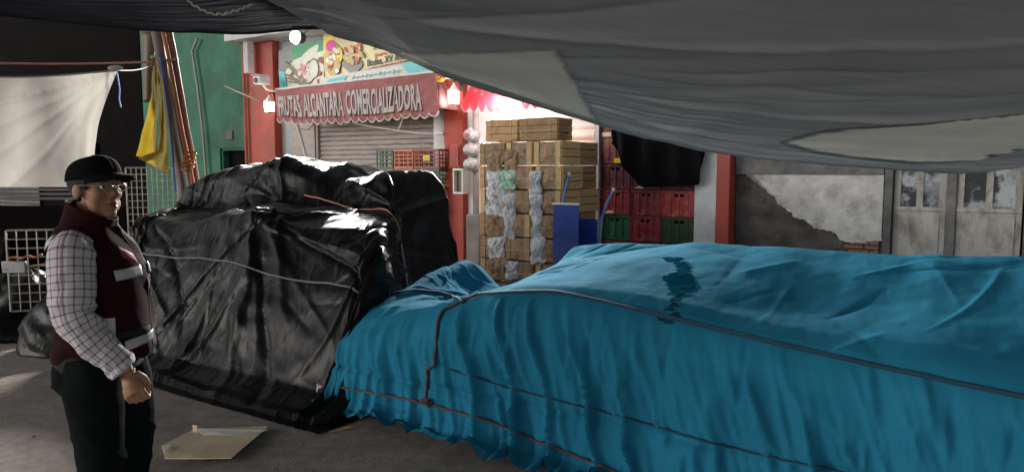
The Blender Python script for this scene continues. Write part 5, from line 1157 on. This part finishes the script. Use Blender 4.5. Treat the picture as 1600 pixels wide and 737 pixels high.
LA = [(-.02, .155, 1.345), (-.03, .205, 1.2), (-.05, .222, 1.09), (-.05, .225, .97), (-.03, .215, .83)]
for A in (RA, LA): b.tube(A, [.058, .047, .042, .04, .027], 14)
for s, fx in ((-1, -.01), (1, .04)):
    b.tube([(fx * .3, s * .09, .93), (fx, s * .1, .72), (fx + .02, s * .1, .48), (fx, s * .1, .28), (fx - .02, s * .1, .09)], [.08, .075, .058, .055, .04], 16); b.ell((fx + .05, s * .105, .05), (.125, .045, .045), 16, 8)
b.ell((0, 0, .92), (.11, .135, .1), 20, 12)
# hands: palm, four curled fingers and a thumb
def hand(W, s):
    W = Vector(W); d = Vector((.32, .0, -.95)).normalized(); fwd = Vector((.95, 0, .32)).normalized(); side = Vector((0, s, 0))     # side = back of the hand, outwards
    def L(a, f, o): return tuple(W + d * a + fwd * f + side * o)
    b.tube([L(-.03, 0, 0), L(.01, .0, 0), L(.045, .004, .004), L(.085, .004, .003)], [.027, .027, .037, .036], 14, flat=.62 if False else 1.)
    for k, f in enumerate((.034, .012, -.011, -.031)):
        ln = (.036, .04, .038, .03)[k]; r = (.0105, .011, .0105, .009)[k]
        b.tube([L(.06, f * .9, .012), L(.092, f, .014), L(.094 + ln * .75, f * 1.02, -.004), L(.088 + ln * .7, f * .98, -.031), L(.066 + ln * .3, f * .95, -.036)], [r * 1.15, r * 1.15, r, r * .95, r * .75], 10)
        b.ell(L(.09, f, .0175), (.0095, .0095, .0095), 8, 6)
    b.tube([L(.015, .026, -.004), L(.045, .046, -.014), L(.075, .047, -.024), L(.1, .034, -.032)], [.016, .014, .012, .009], 10)
hand(RA[-1], -1); hand(LA[-1], 1)
me = remeshed(b, .0052, 3, .5)
nv_ = len(me.vertices); co = np.empty(nv_ * 3); me.vertices.foreach_get('co', co); co = co.reshape(-1, 3)
Ri = np.array(Rh.inverted()); hl = (co - np.array([HX, 0, HZ])) @ Ri.T
for s in (-1, 1):                                                # eye sockets and the mouth line pressed into the face
    d2 = ((hl[:, 0] - .088) / .03) ** 2 + ((hl[:, 1] - s * .031) / .019) ** 2 + ((hl[:, 2] - .006) / .013) ** 2; hl[:, 0] -= .0095 * np.exp(-d2 * 1.1)
dm = np.exp(-((hl[:, 2] + .0655) / .003) ** 2) * (np.abs(hl[:, 1]) < .026) * (hl[:, 0] > .05); hl[:, 0] -= .0035 * dm
dn = np.exp(-((np.abs(hl[:, 1]) - .024) / .004) ** 2 - ((hl[:, 2] + .046) / .016) ** 2) * (hl[:, 0] > .05); hl[:, 0] -= .0025 * dn
co2 = hl @ Ri + np.array([HX, 0, HZ]); me.vertices.foreach_set('co', co2.ravel()); me.update()
bo = link_mesh(me, 'body', ['skin', 'lips'], man)
fc = np.empty(len(me.polygons) * 3); me.polygons.foreach_get('center', fc); fl = (fc.reshape(-1, 3) - np.array([HX, 0, HZ])) @ Ri.T
lip = (((fl[:, 1] / .023) ** 2 + ((fl[:, 2] + .0655) / .0105) ** 2) < 1) & (fl[:, 0] > .07); me.polygons.foreach_set('material_index', lip.astype(np.int32))
for s in (-1, 1):
    b = MB(); b.ell(hd(.0715, s * .031, .006), (.0125, .0125, .0115), 14, 10); e = b.build('eye', 'eyewhite', man); b = MB(); b.ell(hd(.0815, s * .0325, .006), (.0035, .0055, .0055), 10, 8); b.build('iris', 'iris', e)
    b = MB(); b.tube([hd(.072, s * .044, .0125), hd(.0825, s * .036, .0165), hd(.0845, s * .028, .0165), hd(.08, s * .018, .011)], [.002, .0035, .0035, .002], 6, flat=.8); b.build('eyelid', 'skin', man)
    b = MB(); b.tube([hd(.078, s * .05, .03), hd(.091, s * .037, .0375), hd(.0955, s * .02, .0345), hd(.096, s * .012, .032)], [.002, .0045, .005, .003], 7, flat=.6); b.build('eyebrow', 'hair', man)
# hair: sides and back under the cap
b = MB(); n = 40; rows = 12; P = np.zeros((n, rows, 3))
for i in range(n):
    th = R(62) + (2 * math.pi - R(124)) * i / (n - 1); c, s = math.cos(th), math.sin(th)
    low = -.055 if c < -.35 else (-.012 if c < .2 else .012)
    low = -.06 * min(1, max(0, (-c + .1) / .5)) - (.0 if c < 0 else -.0)
    if .18 < c: low = -.005
    for j in range(rows):
        v = j / (rows - 1); z = .075 * (1 - v) + low * v; k = math.sqrt(max(.05, 1 - ((z - .035) / .102) ** 2)); k = max(k, .62); P[i, j] = hd(-.012 + .1045 * k * c, .0835 * k * s, z)
b.grid(P); b.build('hair', 'hair', man, ang=180, solid=.006)
# cap
b = MB(); n = 48; rows = 14; P = np.zeros((n + 1, rows, 3))
for i in range(n + 1):
    th = 2 * math.pi * i / n; c, s = math.cos(th), math.sin(th)
    for j in range(rows):
        a = math.pi / 2 * j / (rows - 1); cr = max(.0, math.cos(a)) ** .62; P[i, j] = hd(-.01 + (.112 + .004 * c) * cr * c, .092 * cr * s, .034 + .012 * c * (1 - j / rows) + .088 * math.sin(a) ** .9 + .008 * c * math.sin(a))
b.grid(P); cp = b.build('cap', 'cap', man, ang=60, solid=.004)
b = MB(); P = np.zeros((25, 12, 3))
for i in range(25):
    th = R(-74) + R(148) * i / 24; c, s = math.cos(th), math.sin(th)
    for j in range(12): v = j / 11; P[i, j] = hd(-.01 + .113 * c + v * .085 * max(0., c) ** .55, .0925 * s * (1 - .1 * v), .046 + .012 * c - .012 * v * c - .03 * s * s * v + .002)
b.grid(P); b.build('brim', 'cap', cp, ang=180, solid=.007)
b = MB(); b.ell(hd(-.01, 0, .1235), (.007, .007, .003), 10, 6); b.build('button', 'cap', cp)
# spectacles
gl = MB()
for s in (-1, 1):
    c0 = (.104, s * .034, .004); gl.tube([hd(c0[0] - .006 * abs(math.cos(t_)) * (1 if math.cos(t_) * s > 0 else 0), c0[1] + .0245 * math.cos(t_), c0[2] + .0165 * math.sin(t_)) for t_ in np.linspace(0, 2 * math.pi, 22)], .0021, 6)
    gl.tube([hd(.098, s * .0585, .009), hd(.05, s * .079, .012), hd(-.0, s * .086, .012), hd(-.02, s * .086, .0)], .002, 6)
gl.tube([hd(.104, -.0095, .006), hd(.1065, 0, .011), hd(.104, .0095, .006)], .0013, 6)
gl_o = gl.build('spectacles', 'specs', man)
for s in (-1, 1):
    b = MB(); b.ell(hd(.1025, s * .034, .004), (.0016, .0235, .0158), 16, 8, rot=Rh); b.build('lens', 'specglass', gl_o)
# --- shirt: sleeves with cuffs, and a body under the vest
def sleeve(A, rads, s, name='sleeve'):
    Q = spl(A, 60); r = np.interp(np.linspace(0, 1, 60), np.linspace(0, 1, len(rads)), rads); n = 40; Pq = np.zeros((n + 1, 60, 3)); UVq = np.zeros((n + 1, 60, 2)); ln = np.r_[0, np.cumsum(np.linalg.norm(np.diff(Q, axis=0), axis=1))]
    for j in range(60):
        t = Vector(Q[min(j + 1, 59)] - Q[max(j - 1, 0)]).normalized(); a = t.cross(Vector((1, 0, 0))).normalized(); bb = a.cross(t)
        for i in range(n + 1):
            th = 2 * math.pi * i / n; c, si = math.cos(th), math.sin(th); v = j / 59
            wr = .010 * float(ridge(np.array(c * 1.2 + v * 5.5), np.array(si * 1.2 + v * 9), 7)) ** 2 * (1 - .3 * v) + .007 * math.sin(v * 46 + 2.2 * c) * math.exp(-((v - .55) / .2) ** 2) * (.6 + .4 * si) + .006 * math.sin(v * 60 + 3 * si) * max(0, v - .72) * 2
            rr = r[j] * 1.0 + wr; rr += .004 if j > 55 else 0; Pq[i, j] = Q[j] + np.array(a) * rr * c + np.array(bb) * rr * si; UVq[i, j] = (th * .07, ln[j])
    b = MB(); b.grid(Pq, UV=UVq); o = b.build(name, 'plaid', man, ang=180, solid=.004)
    Cq = Pq[:, 54:59] + 0; cen = Q[54:59]; Cq = cen[None] + (Cq - cen[None]) * 1.07; b = MB(); b.grid(Cq, UV=UVq[:, 54:59] * .98 + .005); b.build('cuff', 'plaid', o, ang=180, solid=.005); return o
sleeve([(-.025, -.135, 1.365), (-.022, -.178, 1.325), (-.015, -.21, 1.2), (-.008, -.228, 1.1), (.05, -.225, 1.0), (.105, -.213, .935), (.152, -.202, .876)], [.055, .076, .076, .07, .061, .054, .047], -1)
sleeve([(-.025, .135, 1.365), (-.022, .178, 1.325), (-.03, .21, 1.2), (-.05, .228, 1.1), (-.052, .228, .99), (-.045, .224, .915), (-.032, .217, .848)], [.05, .068, .068, .064, .057, .051, .044], 1)
# --- vest
vr = [(.885, -.005, 0, .165, .168), (.91, .01, 0, .172, .176), (.97, .02, 0, .172, .18), (1.05, .022, 0, .17, .182), (1.15, .02, 0, .165, .182), (1.25, .008, 0, .158, .184), (1.32, -.01, 0, .148, .183), (1.365, -.022, 0, .128, .165), (1.395, -.025, 0, .112, .128), (1.42, -.02, 0, .1, .104), (1.455, -.012, 0, .09, .088), (1.485, -.008, 0, .088, .086)]
VR = spl(vr, 70); P = loft(VR, 80, 2.35)
cen = VR[:, 1]
P[..., 2] += np.where(P[..., 2] > 1.4, (P[..., 2] - 1.4) * .55 * -np.clip(P[..., 0] / .1, -1, 1), 0)
nrm = gnorm(P); sg = np.sign(((P[..., :2] - np.stack([VR[:, 1], VR[:, 2]], -1)[None]) * nrm[..., :2]).sum(-1).mean()); nrm = nrm * sg
th = np.linspace(0, 2 * math.pi, 81)[:, None]; zz = P[..., 2]
wr = .014 * (ridge(np.cos(th) * 1.8 + zz * 3, np.sin(th) * 1.8 + zz * 5.5, 17) ** 2 - .3) + .006 * np.sin(zz * 62 + 2 * np.cos(th * 2)) * np.exp(-((zz - .9) / .09) ** 2)
wr = wr * (zz < 1.42); wr[-1] = wr[0]; P = P + nrm * wr[..., None]; P[-1] = P[0]
def vest_pt(thd, z, off=0.):
    i = int(round((thd % 360) / 360 * 80)) % 80; f = (thd % 360) / 360 * 80 - int((thd % 360) / 360 * 80); i = int((thd % 360) / 360 * 80); jj = float(np.interp(z, VR[:, 0], np.arange(len(VR)))); j = min(int(jj), len(VR) - 2); g_ = jj - j
    L_ = lambda A: (A[i, j] * (1 - f) + A[(i + 1) % 80, j] * f) * (1 - g_) + (A[i, j + 1] * (1 - f) + A[(i + 1) % 80, j + 1] * f) * g_
    return L_(P) + L_(nrm) * off
b = MB(); b.grid(P); ve = b.build('vest', 'vest', man, ang=180, solid=.008)
b = MB(); b.add([tuple(q) for q in P[:-1, 0]], [tuple(range(80))]); 
b = MB()
b.tube([tuple(vest_pt(0, z, .003)) for z in np.linspace(.81, 1.49, 40)], .006, 6, flat=.6); b.build('zip', 'vestdark', ve)
def strip(name, th0, th1, z0, z1, hh, m_, lb=None, n=16):
    G_ = np.zeros((n, 4, 3))
    for i in range(n):
        t_ = i / (n - 1)
        for j in range(4): G_[i, j] = vest_pt(th0 + (th1 - th0) * t_, z0 + (z1 - z0) * t_ + hh * (j / 3 - .5), .011)
    b = MB(); b.grid(G_); o = b.build(name, m_, ve, ang=180, solid=.003)
    if lb: o['label'] = lb
    return o
strip('reflective_strip', -52, -12, 1.235, 1.24, .04, 'reflect'); strip('reflective_strip', -50, -4, .955, .975, .038, 'reflect', n=22)
strip('reflective_strip', 12, 50, 1.245, 1.215, .04, 'reflect'); strip('reflective_strip', 190, 232, 1.27, 1.27, .05, 'reflect'); strip('reflective_strip', 222, 236, 1.35, 1.375, .03, 'reflect')
strip('chest_patch', -34, -16, 1.32, 1.285, .04, 'patch', 'faded pink patch on the chest')
strip('pocket_flap', -60, -14, 1.0, 1.0, .03, 'vestdark')
b = MB(); c = vest_pt(-66, 1.03, .02); b.box(-.022, .022, -.003, .003, -.05, .045); b.build('badge', 'cardwhite', man, loc=c, rz=R(10))['label'] = 'white card hanging at the hip'
# shirt collar and tail below the vest
b = MB(); P2 = loft(spl([(.845, -.012, 0, .158, .166), (.88, -.008, 0, .16, .17), (.93, .01, 0, .162, .172)], 14), 60, 2.3); b.grid(P2); b.build('vest_lining', 'vestdark', ve, ang=180, solid=.004)
# --- trousers
b = MB(); b.ell((-.005, 0, .88), (.142, .168, .13), 24, 14); b.ell((-.075, -.07, .83), (.09, .09, .11), 18, 10); b.ell((-.06, .08, .83), (.09, .09, .11), 18, 10)
for s, fx in ((-1, -.005), (1, .05)):
    b.tube([(fx * .3, s * .085, .9), (fx, s * .096, .76), (fx + .015, s * .1, .6), (fx + .02, s * .1, .48), (fx, s * .1, .36), (fx - .01, s * .1, .22), (fx - .015, s * .1, .075)], [.11, .11, .098, .088, .083, .08, .085], 20)
me = remeshed(b, .009, 6, .5); nv_ = len(me.vertices); co = np.empty(nv_ * 3); me.vertices.foreach_get('co', co); co = co.reshape(-1, 3); no = np.empty(nv_ * 3); me.vertices.foreach_get('normal', no); no = no.reshape(-1, 3)
wz = co[:, 2]; kn = np.exp(-((wz - .48) / .09) ** 2) + np.exp(-((wz - .15) / .1) ** 2) + .6 * np.exp(-((wz - .8) / .06) ** 2)
dsp = .011 * (ridge(co[:, 0] * 6 + wz * 4, wz * 9 + co[:, 1] * 6, 27) ** 2 - .4) * (.35 + kn); me.vertices.foreach_set('co', (co + no * dsp[:, None]).ravel()); me.update(); link_mesh(me, 'trousers', 'trousers', man)
for s, fx in ((-1, -.005), (1, .05)):
    b = MB(); b.ell((fx + .055, s * .107, .052), (.145, .055, .055), 20, 10); b.box(fx - .085, fx + .19, s * .107 - .05, s * .107 + .05, .0, .025); link_mesh(remeshed(b, .007, 6), 'shoe', 'shoe', man)
# bracelet
b = MB(); c = Vector(RA[-1]) + Vector((.32, 0, -.95)).normalized() * .004; ax = Vector((.5, .1, -.86)).normalized(); a = ax.cross(Vector((0, 1, 0))).normalized(); bb = ax.cross(a)
b.tube([tuple(c + a * .031 * math.cos(t_) + bb * .031 * math.sin(t_)) for t_ in np.linspace(0, 2 * math.pi, 24)], .0035, 6); b.build('bracelet', 'gold', man)
